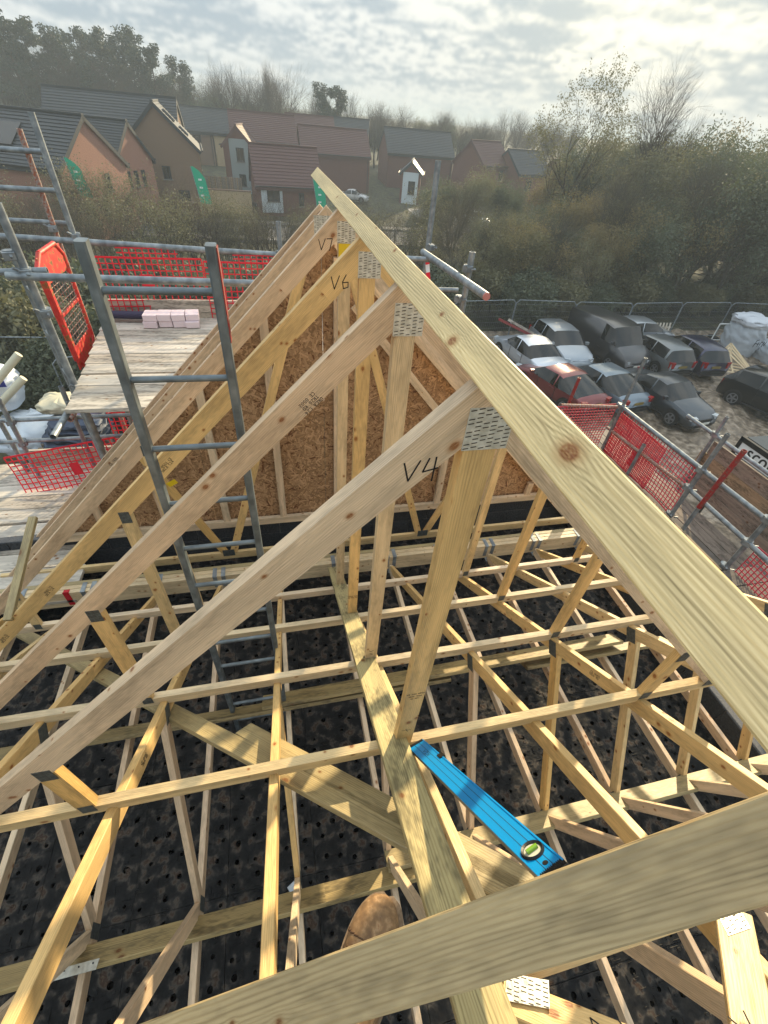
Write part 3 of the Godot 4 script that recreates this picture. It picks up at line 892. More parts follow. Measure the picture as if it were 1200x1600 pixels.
# local: length along x (gables at +-x), z towards the back; front faces +z
func house(label, x, z, turn, ln, wd, eave, ridge, wallm, roofm, wins, extra = {}):
	var gy: float = extra.get("base", ground_h(x, z))
	var t = thing("house", label, "house", "houses of the estate", P(x, gy, z))
	t.rotation.y = turn
	var l: float = ln / 2
	var w: float = wd / 2
	var mb := MB.new()
	var e: float = eave
	for s in [-1.0, 1.0]:
		mb.face([Vector3(-l, -1, s * w), Vector3(l, -1, s * w), Vector3(l, e, s * w), Vector3(-l, e, s * w)], Vector3(0, 0, s))
		mb.face([Vector3(s * l, -1, -w), Vector3(s * l, -1, w), Vector3(s * l, e, w), Vector3(s * l, ridge - 0.05, 0), Vector3(s * l, e, -w)], Vector3(s, 0, 0))
	part("wall", mb, wallm, t)
	# roof laid in courses
	var rb := MB.new()
	var oh := 0.35
	var n := int(extra.get("courses", 16))
	for s in [-1.0, 1.0]:
		var a := Vector3(0, ridge, 0)
		var slope := Vector3(0, e - ridge, s * w)
		var full: Vector3 = slope * (1.0 + oh / slope.length())
		var nn := Vector3(0, w, s * (ridge - e)).normalized()
		for i in n:
			var p: Vector3 = a + full * (float(i) / n)
			var q: Vector3 = a + full * (float(i + 1) / n) + nn * 0.045
			var lx := Vector3(l + 0.18, 0, 0)
			rb.face([p - lx, p + lx, q + lx, q - lx], nn)
			rb.auto([q - lx, q + lx, q + lx - nn * 0.05, q - lx - nn * 0.05], a)
		for sx in [-1.0, 1.0]:
			var o := Vector3(sx * (l + 0.18), 0, 0)
			rb.face([a + o + nn * 0.04, a + full + o + nn * 0.04, a + full + o - nn * 0.22, a + o - nn * 0.22], Vector3(sx, 0, 0))
		rb.auto([a + full - Vector3(l + 0.18, 0, 0), a + full + Vector3(l + 0.18, 0, 0), a + full + Vector3(l + 0.18, -0.22, 0), a + full - Vector3(l + 0.18, 0.22, 0)], Vector3(0, e, 0))
	box(rb, Vector3(0, ridge + 0.06, 0), Vector3(ln + 0.36, 0.12, 0.25))
	var rf = part("roof", rb, roofm, t)
	for q in extra.get("rooflights", []):
		var s: float = q[0]
		var nn := Vector3(0, w, s * (ridge - e)).normalized()
		var dn := Vector3(0, e - ridge, s * w).normalized()
		var c: Vector3 = Vector3(q[1], ridge, 0) + dn * q[2] + nn * 0.09
		var sb := MB.new()
		box(sb, c, Vector3(q[3], 0.05, q[4]), Basis(Vector3.RIGHT, nn, dn * -1.0 if s < 0 else dn))
		part("rooflight", sb, extra.get("lightm", M.pane), rf)
	for q in wins:      # face, along, sill height, width, height, kind
		var d: Vector3 = {"f": Vector3(0, 0, 1), "b": Vector3(0, 0, -1), "r": Vector3(1, 0, 0), "l": Vector3(-1, 0, 0)}[q[0]]
		var al := Vector3.UP.cross(d)
		var c: Vector3 = d * (w if q[0] in ["f", "b"] else l) + al * q[1] + Vector3.UP * (q[2] + q[4] / 2)
		var bas := Basis(al, Vector3.UP, d)
		if q.size() > 5:      # coloured cladding panel
			var cb := MB.new()
			box(cb, c + d * 0.01, Vector3(q[3], q[4], 0.06), bas)
			part("cladding_panel", cb, q[5], t)
			continue
		var wb := MB.new()
		for k in [-1.0, 1.0]:
			box(wb, c + al * (k * (q[3] / 2 - 0.04)) + d * 0.05, Vector3(0.08, q[4], 0.06), bas)
			box(wb, c + Vector3.UP * (k * (q[4] / 2 - 0.04)) + d * 0.05, Vector3(q[3] - 0.16, 0.08, 0.06), bas)
		box(wb, c + d * 0.05, Vector3(0.05, q[4] - 0.16, 0.05), bas)
		var wo = part("window", wb, M.frame_dark, t)
		var pb := MB.new()
		box(pb, c + d * 0.03, Vector3(q[3] - 0.1, q[4] - 0.1, 0.03), bas)
		part("pane", pb, M.pane, wo)
		var sl := MB.new()
		box(sl, c - Vector3.UP * (q[4] / 2 + 0.04) + d * 0.06, Vector3(q[3] + 0.16, 0.07, 0.14), bas)
		part("sill", sl, M.concrete, wo)
		var hd := MB.new()
		box(hd, c + Vector3.UP * (q[4] / 2 + 0.09) + d * 0.012, Vector3(q[3] + 0.3, 0.14, 0.03), bas)
		part("lintel", hd, roofm if z > 70 else wallm, wo)
	for s in [-1.0, 1.0]:
		var gt := MB.new()
		tube(gt, Vector3(-l - 0.15, e - 0.14, s * (w + 0.36)), Vector3(l + 0.15, e - 0.14, s * (w + 0.36)), 0.06, 0.06, 6)
		part("gutter", gt, M.black, t)
		var dp := MB.new()
		tube(dp, Vector3(l - 0.25, e - 0.15, s * (w + 0.06)), Vector3(l - 0.25, -0.5, s * (w + 0.06)), 0.04, 0.04, 6)
		part("downpipe", dp, M.black, t)
	return t

func build_houses() -> void:
	var brick := func(sd, a, b): return rough_mat(noise_tex(sd, 0.09, [[0.0, 0.35, 0.5, 0.65, 1.0], [a * 0.8, a, (a + b) * 0.5, b, b * 1.12]], 256, 4), 0.9, 1.6, bump_tex(70, 0.12, 128, 3.0), 0.8)
	var pink = brick.call(71, Color(0.50, 0.35, 0.29), Color(0.68, 0.50, 0.42))
	var tanb = brick.call(72, Color(0.38, 0.30, 0.24), Color(0.56, 0.46, 0.37))
	var redb = brick.call(73, Color(0.33, 0.20, 0.17), Color(0.46, 0.30, 0.26))
	var cream = brick.call(74, Color(0.60, 0.52, 0.40), Color(0.72, 0.64, 0.50))
	var slate = rough_mat(noise_tex(75, 0.06, [[0.0, 1.0], [Color(0.10, 0.125, 0.15), Color(0.16, 0.185, 0.21)]]), 0.5, 0.6)
	var tile = rough_mat(noise_tex(76, 0.06, [[0.0, 1.0], [Color(0.27, 0.15, 0.14), Color(0.37, 0.22, 0.20)]]), 0.6, 0.6)
	var cladw := plain(Color(0.72, 0.76, 0.78), 0.6)
	var cladg := plain(Color(0.50, 0.55, 0.56), 0.6)
	house("near left house with long slate roof and pink brick gable end", -17.6, 47.5, -0.42, 12.5, 7.0, 4.6, 7.3, pink, slate,
		[["r", -1.6, 1.2, 0.5, 1.2], ["r", 0.0, 1.2, 0.5, 1.2], ["r", 1.0, 2.9, 0.5, 1.1], ["f", -1.0, 2.6, 1.2, 1.2]], {"rooflights": [[1, 0.5, 2.2, 3.4, 1.9]], "lightm": plain(Color(0.03, 0.035, 0.05), 0.15)})
	house("narrow pink brick gable wing behind the near left house", -12.6, 52.0, -0.42, 5.0, 5.0, 4.6, 7.0, pink, slate,
		[["r", -1.2, 2.7, 0.45, 1.1], ["r", -0.2, 2.7, 0.45, 1.1], ["r", 0.8, 2.7, 0.45, 1.1], ["r", 0.2, 0.4, 0.6, 1.2]])
	house("tan brick house, broad blank gable and long rooflights on the sunny slope", -9.1, 60.0, PI / 2 + 0.10, 10.0, 6.4, 5.3, 8.3, tanb, slate,
		[["l", 0.1, 2.9, 0.7, 1.0], ["l", 1.3, 0.9, 1.0, 1.2], ["f", 3.4, 3.2, 0.9, 1.3], ["f", 1.4, 3.2, 0.9, 1.3], ["f", 2.2, 0.2, 4.0, 4.9, cream]],
		{"rooflights": [[1, -1.8, 1.4, 3.0, 1.2], [1, -1.8, 2.9, 3.0, 0.9]]})
	house("dark slate roof showing behind the near left house", -14.0, 66.0, 0.0, 12.0, 8.0, 5.2, 8.4, tanb, slate, [])
	house("middle house with red tiled roof and white cladding round its window", 2.6, 61.0, 0.10, 6.8, 6.0, 2.7, 5.75, redb, tile,
		[["f", -1.9, 0.25, 2.2, 2.3, cladw], ["f", -1.75, 1.25, 1.3, 1.15], ["f", 1.2, 0.9, 0.55, 1.2], ["r", 1.2, 0.9, 0.55, 1.2], ["r", -1.0, -0.5, 3.0, 4.5, cladw]], {"courses": 13})
	house("tall red brick house behind, narrow grey gable wing with two windows", -2.0, 72.0, PI / 2 - 0.12, 5.0, 3.4, 4.6, 6.3, redb, tile,
		[["l", 0.1, -0.5, 2.2, 5.6, cladg], ["l", 0.2, 3.0, 0.9, 1.3], ["l", 0.2, 0.6, 0.8, 1.2]])
	house("long red tiled roof left of centre behind the grey gable wing", 0.8, 78.0, 0.05, 8.0, 7.0, 4.6, 7.2, redb, tile, [["l", 0.0, 2.6, 1.0, 1.2], ["f", 3.0, 2.4, 1.1, 1.3]])
	house("red tiled house with a long plain roof right of centre", 10.0, 78.0, 0.02, 9.0, 7.0, 3.9, 6.4, redb, tile, [["f", -3.4, 2.0, 1.1, 1.4]])
	house("far red tiled house peeping over the middle roofs", 8.0, 90.0, 0.0, 7.0, 7.0, 4.2, 6.7, redb, tile, [])
	house("far slate house with pale gable, left of the two", -9.2, 92.0, 0.0, 5.6, 6.4, 3.8, 6.3, tanb, slate, [["f", 0.6, 2.0, 1.1, 1.3], ["r", 0.0, 0.0, 3.0, 4.0, cream]])
	house("far slate house with pale gable, right of the two", -3.6, 92.0, 0.0, 5.2, 6.4, 3.8, 6.3, cream, slate, [["f", 0.8, 2.0, 1.0, 1.2]])
	house("far slate house right of the red roofs", 14.4, 92.0, -0.25, 6.2, 6.4, 4.2, 6.7, redb, slate, [["f", -1.2, 2.4, 0.8, 1.2], ["f", 1.0, 2.4, 0.8, 1.2]])
	house("hazy slate house at the middle of the estate", 23.5, 84.0, 0.0, 10.0, 7.0, 4.0, 6.6, redb, slate, [])
	house("narrow white-fronted gable house beyond the hedge", 19.9, 72.0, PI / 2 - 0.3, 6.0, 2.6, 3.2, 4.3, redb, slate, [["l", 0, -0.4, 2.0, 3.6, cladw], ["l", 0.2, 0.9, 0.9, 1.4]])
	house("hazy red roofed house right of the scaffold pole", 31.4, 76.0, 0.55, 6.5, 5.5, 4.2, 6.6, redb, tile, [["f", 1.0, 2.4, 0.9, 1.2]])
	house("hazy grey roofed bungalow among the trees on the right", 37.6, 76.0, 0.35, 6.5, 6.0, 3.6, 6.0, redb, slate, [["f", -1.0, 1.6, 1.2, 1.2]])
	house("low roofed house nearly hidden by the trees on the right", 45.6, 76.0, 0.2, 7.0, 5.5, 3.2, 5.3, redb, tile, [])
	# garden walls in front of the houses
	for q in [[-4.2, 56.5, 6.2, 1.9, "pale brick garden wall between the tan house and the middle house", cream], [-9.0, 53.0, 7.0, 1.2, "low brown wall below the tan house", redb]]:
		var wt = thing("garden_wall", q[4], "wall", "garden walls")
		var mb := MB.new()
		box(mb, P(q[0], -HGT + q[3] / 2 + 0.2, q[1]), Vector3(q[2], q[3], 0.3))
		part("wall", mb, q[5], wt)
		var cb := MB.new()
		box(cb, P(q[0], -HGT + q[3] + 0.24, q[1]), Vector3(q[2] + 0.1, 0.09, 0.4))
		part("coping", cb, tanb, wt)
	# board fence behind
	var fc = thing("board_fence", "dark board fence between the tan house and the grey gable wing", "fence")
	for i in 22:
		var mb := MB.new()
		box(mb, P(-6.4 + i * 0.2, -HGT + 1.6, 64.0), Vector3(0.17, 1.7, 0.03))
		part("board", mb, M.old_board[i % 3], fc)
	# feather flags
	var gm := plain(Color(0.02, 0.42, 0.34), 0.7)
	gm.backlight_enabled = true; gm.backlight = lin(0.0, 0.12, 0.09)
	for q in [[-12.0, 40.0, 3.4, "leaning green sail flag on a pole left of the pink house"], [-4.3, 40.0, 3.2, "green sail flag in front of the tan house corner"], [3.95, 40.0, 3.0, "green sail flag at the gable of the middle house"]]:
		var ft = thing("feather_flag", q[3], "flag", "green sail flags along the road")
		var pb := MB.new()
		var top := P(q[0] - 0.3, -HGT + 5.3, q[1])
		path_tube(pb, [P(q[0] + 0.2, -HGT, q[1]), P(q[0], -HGT + 3.2, q[1]), top], 0.03)
		part("pole", pb, M.galv, ft)
		var sb := MB.new()
		for i in 10:
			var a := float(i) / 10.0
			var b := float(i + 1) / 10.0
			var ya := 5.3 - a * 2.1
			var yb := 5.3 - b * 2.1
			var wa := 0.75 * sqrt(minf(1.0, a * 3.0 + 0.05))
			var wb := 0.75 * sqrt(minf(1.0, b * 3.0 + 0.05))
			var xa: float = q[0] - 0.3 + 0.3 * a
			var xb: float = q[0] - 0.3 + 0.3 * b
			sb.face([P(xa, -HGT + ya, q[1]), P(xa + wa, -HGT + ya, q[1] + 0.12 * sin(a * 9.0)), P(xb + wb, -HGT + yb, q[1] + 0.12 * sin(b * 9.0)), P(xb, -HGT + yb, q[1])], Vector3(0, 0, 1))
		part("sail", sb, gm, ft)
		for i in 3:
			var tm := MB.new()
			box(tm, P(q[0] + 0.2, -HGT + 4.6 - i * 0.45, q[1] - 0.14), Vector3(0.22, 0.10, 0.01))
			part("print", tm, M.white, ft)

# ---- trees ------------------------------------------------------------------------
func grow(mb: MB, a: Vector3, d: Vector3, ln: float, r: float, lv: int, g: RandomNumberGenerator, spread: float, tips: Array, lift: float, fork: int) -> void:
	var segs := 3 if lv > 1 else 2
	var p := a
	var dir := d
	for i in segs:
		dir = (dir + Vector3(g.randf_range(-1, 1), g.randf_range(-0.6, 1.0), g.randf_range(-1, 1)) * 0.16 + Vector3.UP * lift).normalized()
		var q := p + dir * (ln / segs)
		var ra := r * (1.0 - 0.45 * i / segs)
		var rb := r * (1.0 - 0.45 * (i + 1) / segs)
		tube(mb, p, q, ra, rb, 5 if lv > 3 else 3, false)
		if lv > 0:
			var k := fork if i == segs - 1 else maxi(1, fork - 2)
			if i == 0 and lv > 2: k = 1
			for j in k:
				var ax := dir.cross(Vector3(g.randf_range(-1, 1), g.randf_range(-1, 1), g.randf_range(-1, 1))).normalized()
				var nd := dir.rotated(ax, g.randf_range(0.3, 1.0) * spread)
				grow(mb, q, nd, ln * g.randf_range(0.55, 0.82), rb * 0.62, lv - 1, g, spread, tips, lift, fork)
		else:
			tips.append(q)
		p = q

func leaves(tips: Array, per: int, size: float, sp: float, g: RandomNumberGenerator) -> MB:
	var mb := MB.new()
	for t in tips:
		for i in per:
			var c: Vector3 = t + Vector3(g.randf_range(-sp, sp), g.randf_range(-sp, sp), g.randf_range(-sp, sp))
			var a := Vector3(g.randf_range(-1, 1), g.randf_range(-1, 1), g.randf_range(-1, 1)).normalized()
			var b := a.cross(Vector3(g.randf_range(-1, 1), g.randf_range(-1, 1), g.randf_range(-1, 1))).normalized()
			var s := size * g.randf_range(0.6, 1.3)
			mb.face([c - a * s, c + b * s * 0.45, c + a * s, c - b * s * 0.45], a.cross(b).normalized())
	return mb

func tree_kind(sd: int, ht: float, lv: int, spread: float, lift: float, r: float, fork: int, per: int, leaf: float, sp: float, stems := 1, bole := 0.3) -> Array:
	var g := RandomNumberGenerator.new()
	g.seed = sd
	var mb := MB.new()
	var tips := []
	for s in stems:
		var a := Vector3.ZERO if stems == 1 else Vector3(g.randf_range(-1, 1), 0, g.randf_range(-1, 1)) * ht * 0.14
		var d := (Vector3.UP + Vector3(g.randf_range(-1, 1), 0, g.randf_range(-1, 1)) * (0.06 if stems == 1 else 0.35)).normalized()
		grow(mb, a, d, ht * bole, r, lv, g, spread, tips, lift, fork)
	return [mb.mesh(), leaves(tips, per, leaf, sp, g).mesh() if per > 0 else null]

func plant(called, label, cat, group, kind, x, z, sc, turn, bark, leafm, sink := 0.0, wide := 1.0) -> void:
	var t = thing(called, label, cat, group, P(x, ground_h(x, z) - sink, z))
	t.rotation.y = turn
	t.scale = Vector3(sc * wide, sc, sc * wide)
	part("trunk", kind[0], bark, t)
	if kind[1]: part("crown", kind[1], leafm, t)

func conifer_kind(sd: int, ht: float) -> Array:
	var g := RandomNumberGenerator.new()
	g.seed = sd
	var mb := MB.new()
	tube(mb, Vector3.ZERO, Vector3(0.2, ht * 0.95, 0.1), 0.22, 0.05, 6, false)
	var tips := []
	for i in 16:
		var f := 0.38 + 0.6 * i / 16.0
		var a := g.randf() * TAU
		var ln: float = ht * 0.20 * (1.15 - f * 0.55) * g.randf_range(0.5, 1.2)
		var p := Vector3(0.2 * f, ht * f, 0.1 * f)
		var q := p + Vector3(cos(a) * ln, g.randf_range(0.0, 0.5) * ln, sin(a) * ln)
		tube(mb, p, q, 0.07, 0.02, 3, false)
		for k in 5:
			tips.append(p.lerp(q, 0.35 + 0.65 * k / 4.0) + Vector3(g.randf_range(-0.5, 0.5), g.randf_range(-0.1, 0.5), g.randf_range(-0.5, 0.5)))
	return [mb.mesh(), leaves(tips, 60, 0.20, 0.55, g).mesh()]

func build_trees() -> void:
	var bark := rough_mat(noise_tex(81, 0.05, [[0.0, 1.0], [Color(0.20, 0.17, 0.14), Color(0.32, 0.28, 0.23)]]), 0.95, 1.0)
	var twig := plain(Color(0.24, 0.20, 0.165), 0.95)
	var grey := plain(Color(0.33, 0.31, 0.26), 0.95)
	var lf := func(r, g, b):
		var m := plain(lin(r, g, b), 0.75)
		m.backlight_enabled = true; m.backlight = lin(r * 0.7, g * 0.7, b * 0.5)
		return m
	var olive = lf.call(0.12, 0.115, 0.06)
	var amber = lf.call(0.17, 0.135, 0.06)
	var moss = lf.call(0.075, 0.088, 0.052)
	var pine = lf.call(0.020, 0.032, 0.018)
	var bare := [tree_kind(101, 12.0, 4, 0.8, 0.03, 0.20, 4, 0, 0, 0), tree_kind(102, 12.0, 4, 0.7, 0.06, 0.19, 4, 0, 0, 0), tree_kind(103, 12.0, 4, 0.95, 0.01, 0.21, 4, 0, 0, 0)]
	var poplar := tree_kind(104, 12.0, 4, 0.32, 0.16, 0.14, 4, 0, 0, 0)
	var thin := [tree_kind(105, 8.0, 4, 0.7, 0.06, 0.09, 3, 2, 0.055, 0.22, 2), tree_kind(106, 8.0, 4, 0.8, 0.05, 0.08, 3, 3, 0.055, 0.25, 3)]
	var full := [tree_kind(107, 8.0, 4, 0.8, 0.03, 0.10, 3, 8, 0.065, 0.30, 3), tree_kind(108, 8.0, 4, 0.9, 0.02, 0.10, 3, 6, 0.07, 0.32, 3)]
	var scrub := [tree_kind(109, 3.6, 4, 0.85, 0.07, 0.035, 3, 0, 0.04, 0.15, 5), tree_kind(110, 3.6, 4, 0.8, 0.09, 0.03, 3, 0, 0.0, 0.0, 6), tree_kind(111, 3.6, 4, 0.9, 0.05, 0.035, 3, 1, 0.035, 0.18, 5)]
	var bush := [tree_kind(112, 3.0, 3, 0.9, 0.05, 0.03, 4, 13, 0.085, 0.26, 4, 0.34), tree_kind(113, 3.0, 3, 1.0, 0.02, 0.03, 4, 12, 0.08, 0.30, 5, 0.34)]
	var tuft := tree_kind(114, 12.0, 4, 0.8, 0.04, 0.16, 3, 9, 0.05, 0.16)
	var con := [conifer_kind(121, 14.0), conifer_kind(122, 14.0), conifer_kind(123, 14.0)]
	var g := RandomNumberGenerator.new()
	g.seed = 5150
	# skyline behind the houses, left to right
	var pos := ["far left", "left", "middle", "right"]
	var nth := ["first", "second", "third", "fourth", "fifth", "sixth", "seventh", "eighth", "ninth", "tenth", "eleventh", "twelfth", "thirteenth", "fourteenth", "fifteenth", "sixteenth"]
	for i in 18:
		var x: float = [-37.5, -36, -34.6, -33, -31.4, -29.5, -28.2, -26.5, -25.2, -23.6, -21.4, -19.5, -18.0, -16.5, -14.4, -11.6, 11.0, 13.0][i]
		plant("pine_tree", ("%s dark pine from the left on the skyline behind the slate roofs" % nth[i]) if i < 16 else ("%s of two dark pines on the skyline behind the red tiled roofs" % ["left", "right"][i - 16]), "tree", "pines on the skyline behind the %s" % ("left houses" if i < 16 else "red tiled roofs"), con[i % 3], x, 98 + g.randf_range(-4, 8), g.randf_range(0.72, 1.0) if i < 16 else 0.72, g.randf() * TAU, bark, pine, 0.0, 1.15)
	for i in 58:
		var x := -38.0 + i * 1.75 + g.randf_range(-1.2, 1.2)
		var sc := g.randf_range(0.95, 1.22)
		if x > 5: sc *= 0.80
		plant("bare_tree", "leafless tree in the row along the skyline behind the houses", "tree", "leafless trees along the skyline", bare[i % 3], x, 100 + g.randf_range(-6, 9), sc, g.randf() * TAU, twig, null)
	for i in 26:
		var x := -36.0 + i * 3.1 + g.randf_range(-1.5, 1.5)
		plant("woodland_tree", "ivy-clad dull green tree in the wood behind the houses", "tree", "dull green trees in the wood behind the houses", full[i % 2], x, 103 + g.randf_range(-3, 4), g.randf_range(0.95, 1.3) * (1.0 if x < 3 else 0.8), g.randf() * TAU, twig, moss if i % 3 else olive)
	plant("poplar_tree", "tall slender bare poplar standing above the skyline trees", "tree", "", poplar, 1.5, 100, 1.22, 0.4, twig, null, 0.0, 0.8)
	plant("round_tree", "round-headed bare tree above the hazy roofs at centre", "tree", "", bare[2], 24.5, 104, 0.86, 1.4, bark, null)
	# the wood on the right behind the car park
	for i in 30:
		var x := 15.0 + (i % 15) * 2.5 + g.randf_range(-0.9, 0.9)
		var z := 27.5 + (i / 15) * 5.5 + g.randf_range(-1.5, 1.5)
		var m = [olive, moss, amber, moss][i % 4]
		plant("leafy_tree", "thinly leaved autumn tree in the wood behind the car park", "tree", "autumn trees behind the car park", full[i % 2], x, z, g.randf_range(0.95, 1.3) * (0.6 + 0.5 * smoothstep(16.0, 30.0, x)), g.randf() * TAU, grey, m)
	for i in 16:
		var x := 11.0 + i * 2.3 + g.randf_range(-0.8, 0.8)
		plant("bare_wood_tree", "grey leafless tree standing in front of the wood behind the car park", "tree", "grey leafless trees at the front of the car park wood", bare[i % 3], x, 27.0 + g.randf_range(-1.2, 3.0), g.randf_range(0.62, 0.9) * (0.75 + 0.3 * smoothstep(14.0, 26.0, x)), g.randf() * TAU, grey, null, 0.0, 0.85)
	for i in 14:
		var x := 13.0 + i * 2.6 + g.randf_range(-0.8, 0.8)
		plant("spindly_tree", "spindly half-bare tree at the edge of the car park wood", "tree", "spindly trees at the wood edge", thin[i % 2], x, 25.8 + g.randf_range(-0.8, 1.2), g.randf_range(0.85, 1.1) * (0.7 + 0.3 * smoothstep(14.0, 26.0, x)), g.randf() * TAU, grey, amber if i % 2 else olive)
	for i in 16:
		var x := 16.0 + i * 3.6 + g.randf_range(-1.2, 1.2)
		plant("background_tree", "taller dull tree at the back of the wood behind the car park", "tree", "taller trees at the back of the car park wood", full[i % 2], x, 44.0 + g.randf_range(-3, 4), g.randf_range(1.25, 1.55) * (0.6 + 0.4 * smoothstep(20.0, 34.0, x)), g.randf() * TAU, grey, [moss, olive, moss, amber][i % 4])
	plant("tall_bare_tree", "tall bare tree fanning above the wood on the right", "tree", "", bare[0], 29.5, 38.0, 1.38, 0.3, twig, null, 0.0, 0.75)
	plant("tufted_tree", "tree with sparse leaf tufts above the right-hand wood, left of the tall bare one", "tree", "", tuft, 23.0, 38.0, 1.32, 1.1, bark, olive)
	# scrub between the scaffold and the road
	for i in 58:
		var x := -21.0 + (i % 29) * 1.38 + g.randf_range(-0.5, 0.5)
		var z := 33.0 + (i / 29) * 6.0 + g.randf_range(-2.0, 2.0)
		plant("scrub_bush", "tangled bare brown bush in the hedge along the road", "bush", "bare bushes in the hedge along the road", scrub[i % 3], x, z, g.randf_range(1.1, 1.75), g.randf() * TAU, [twig, grey, twig][i % 3], olive)
	for i in 30:
		var x := -15.0 + i * 0.68 + g.randf_range(-0.3, 0.3)
		plant("thicket_bush", "dense dark green bush in the thicket below the scaffold", "bush", "dark bushes in the thicket below the scaffold", bush[i % 2], x, 19.0 + g.randf_range(-3.5, 5.5), g.randf_range(0.9, 1.35), g.randf() * TAU, twig, moss if i % 4 else olive)
	for i in 12:
		var x := 7.0 + i * 2.4 + g.randf_range(-0.6, 0.6)
		plant("undergrowth_bush", "low dull bush under the trees behind the car park fence", "bush", "low bushes behind the car park fence", bush[i % 2], x, 25.0 + g.randf_range(-0.4, 1.5), g.randf_range(0.7, 1.0), g.randf() * TAU, twig, moss if i % 2 else olive)

# ---- scaffolding ------------------------------------------------------------------
func pole(called, parent, a: Vector3, b: Vector3, m, r := 0.027):
	var mb := MB.new()
	tube(mb, a, b, r, r, 12, false)
	# open ends: a ring and a dark bore
	for e in [[a, (a - b).normalized()], [b, (b - a).normalized()]]:
		var s: Vector3 = e[1].cross(Vector3.UP if absf(e[1].y) < 0.9 else Vector3.RIGHT).normalized()
		var u: Vector3 = s.cross(e[1])
		for i in 12:
			var d0 := s * cos(TAU * i / 12) + u * sin(TAU * i / 12)
			var d1 := s * cos(TAU * (i + 1) / 12) + u * sin(TAU * (i + 1) / 12)
			mb.face([e[0] + d0 * r, e[0] + d1 * r, e[0] + d1 * r * 0.8, e[0] + d0 * r * 0.8], e[1])
			mb.auto([e[0] + d0 * r * 0.8, e[0] + d1 * r * 0.8, e[0] + d1 * r * 0.8 - e[1] * 0.06, e[0] + d0 * r * 0.8 - e[1] * 0.06], e[0] + d0 * r * 2.0)
		var pts := []
		for i in 12: pts.append(e[0] - e[1] * 0.06 + (s * cos(TAU * i / 12) + u * sin(TAU * i / 12)) * r * 0.8)
		mb.face(pts, e[1])
	return part(called, mb, m, parent)

func coupler(parent, c: Vector3):
	var mb := MB.new()
	box(mb, c, Vector3(0.085, 0.06, 0.075), Basis(Vector3.UP, 0.4))
	tube(mb, c + Vector3(0.03, 0.0, 0.05), c + Vector3(0.05, 0.02, 0.085), 0.011, 0.011, 6)
	tube(mb, c + Vector3(-0.03, 0.03, 0.04), c + Vector3(-0.055, 0.05, 0.06), 0.011, 0.011, 6)
	tube(mb, c + Vector3(0, -0.035, -0.02), c + Vector3(0.0, 0.035, -0.02), 0.043, 0.043, 8)
	return part("coupler", mb, M.galv, parent)

# plastic mesh guard between two bottom points, hanging from a rail; cloth-like sag optional
func brick_guard(label, o: Vector3, ex: Vector3, ey: Vector3, w: float, h: float, cell: float, step_top := 0.0, tag_at = null, group := "red mesh guards on the scaffold", m = null):
	var t = thing("mesh_guard", label, "mesh guard", group)
	var mb := MB.new()
	var nz := ex.cross(ey).normalized()
	var bend := func(u, v): return o + ex * u + ey * v + nz * (0.02 * sin(u * 5.0) * (1.0 - v / h) + 0.012 * sin(v * 9.0 + u * 3.0))
	var nx := int(round(w / cell))
	var ny := int(round(h / cell))
	var seg := 4
	for i in nx + 1:
		var u := w * i / nx
		var hh := h + (step_top if u > w * 0.28 and u < w * 0.8 else 0.0)
		for k in seg:
			beam(mb, bend.call(u, hh * k / seg), bend.call(u, hh * (k + 1) / seg), ex, 0.0115, 0.004, 0.0)
	for j in ny + 1:
		var v := h * j / ny
		for k in seg * 2:
			beam(mb, bend.call(w * k / (seg * 2), v), bend.call(w * (k + 1) / (seg * 2), v), ey, 0.0115 if j % ny else 0.02, 0.0045, 0.0)
	if step_top > 0.0:
		for k in 2:
			beam(mb, bend.call(w * 0.28, h + step_top * (k + 1) / 2), bend.call(w * 0.8, h + step_top * (k + 1) / 2), ey, 0.012, 0.0045, 0.0)
	var gr = part("grid", mb, m if m else M.red_plastic, t)
	if tag_at:
		var tb := MB.new()
		var c: Vector3 = bend.call(tag_at[0], tag_at[1]) + nz * 0.008
		beam(tb, c - ex * tag_at[2] / 2, c + ex * tag_at[2] / 2, ey, tag_at[3], 0.004, 0.001)
		part("plastic_tag", tb, M.red_plastic, t)
	return t

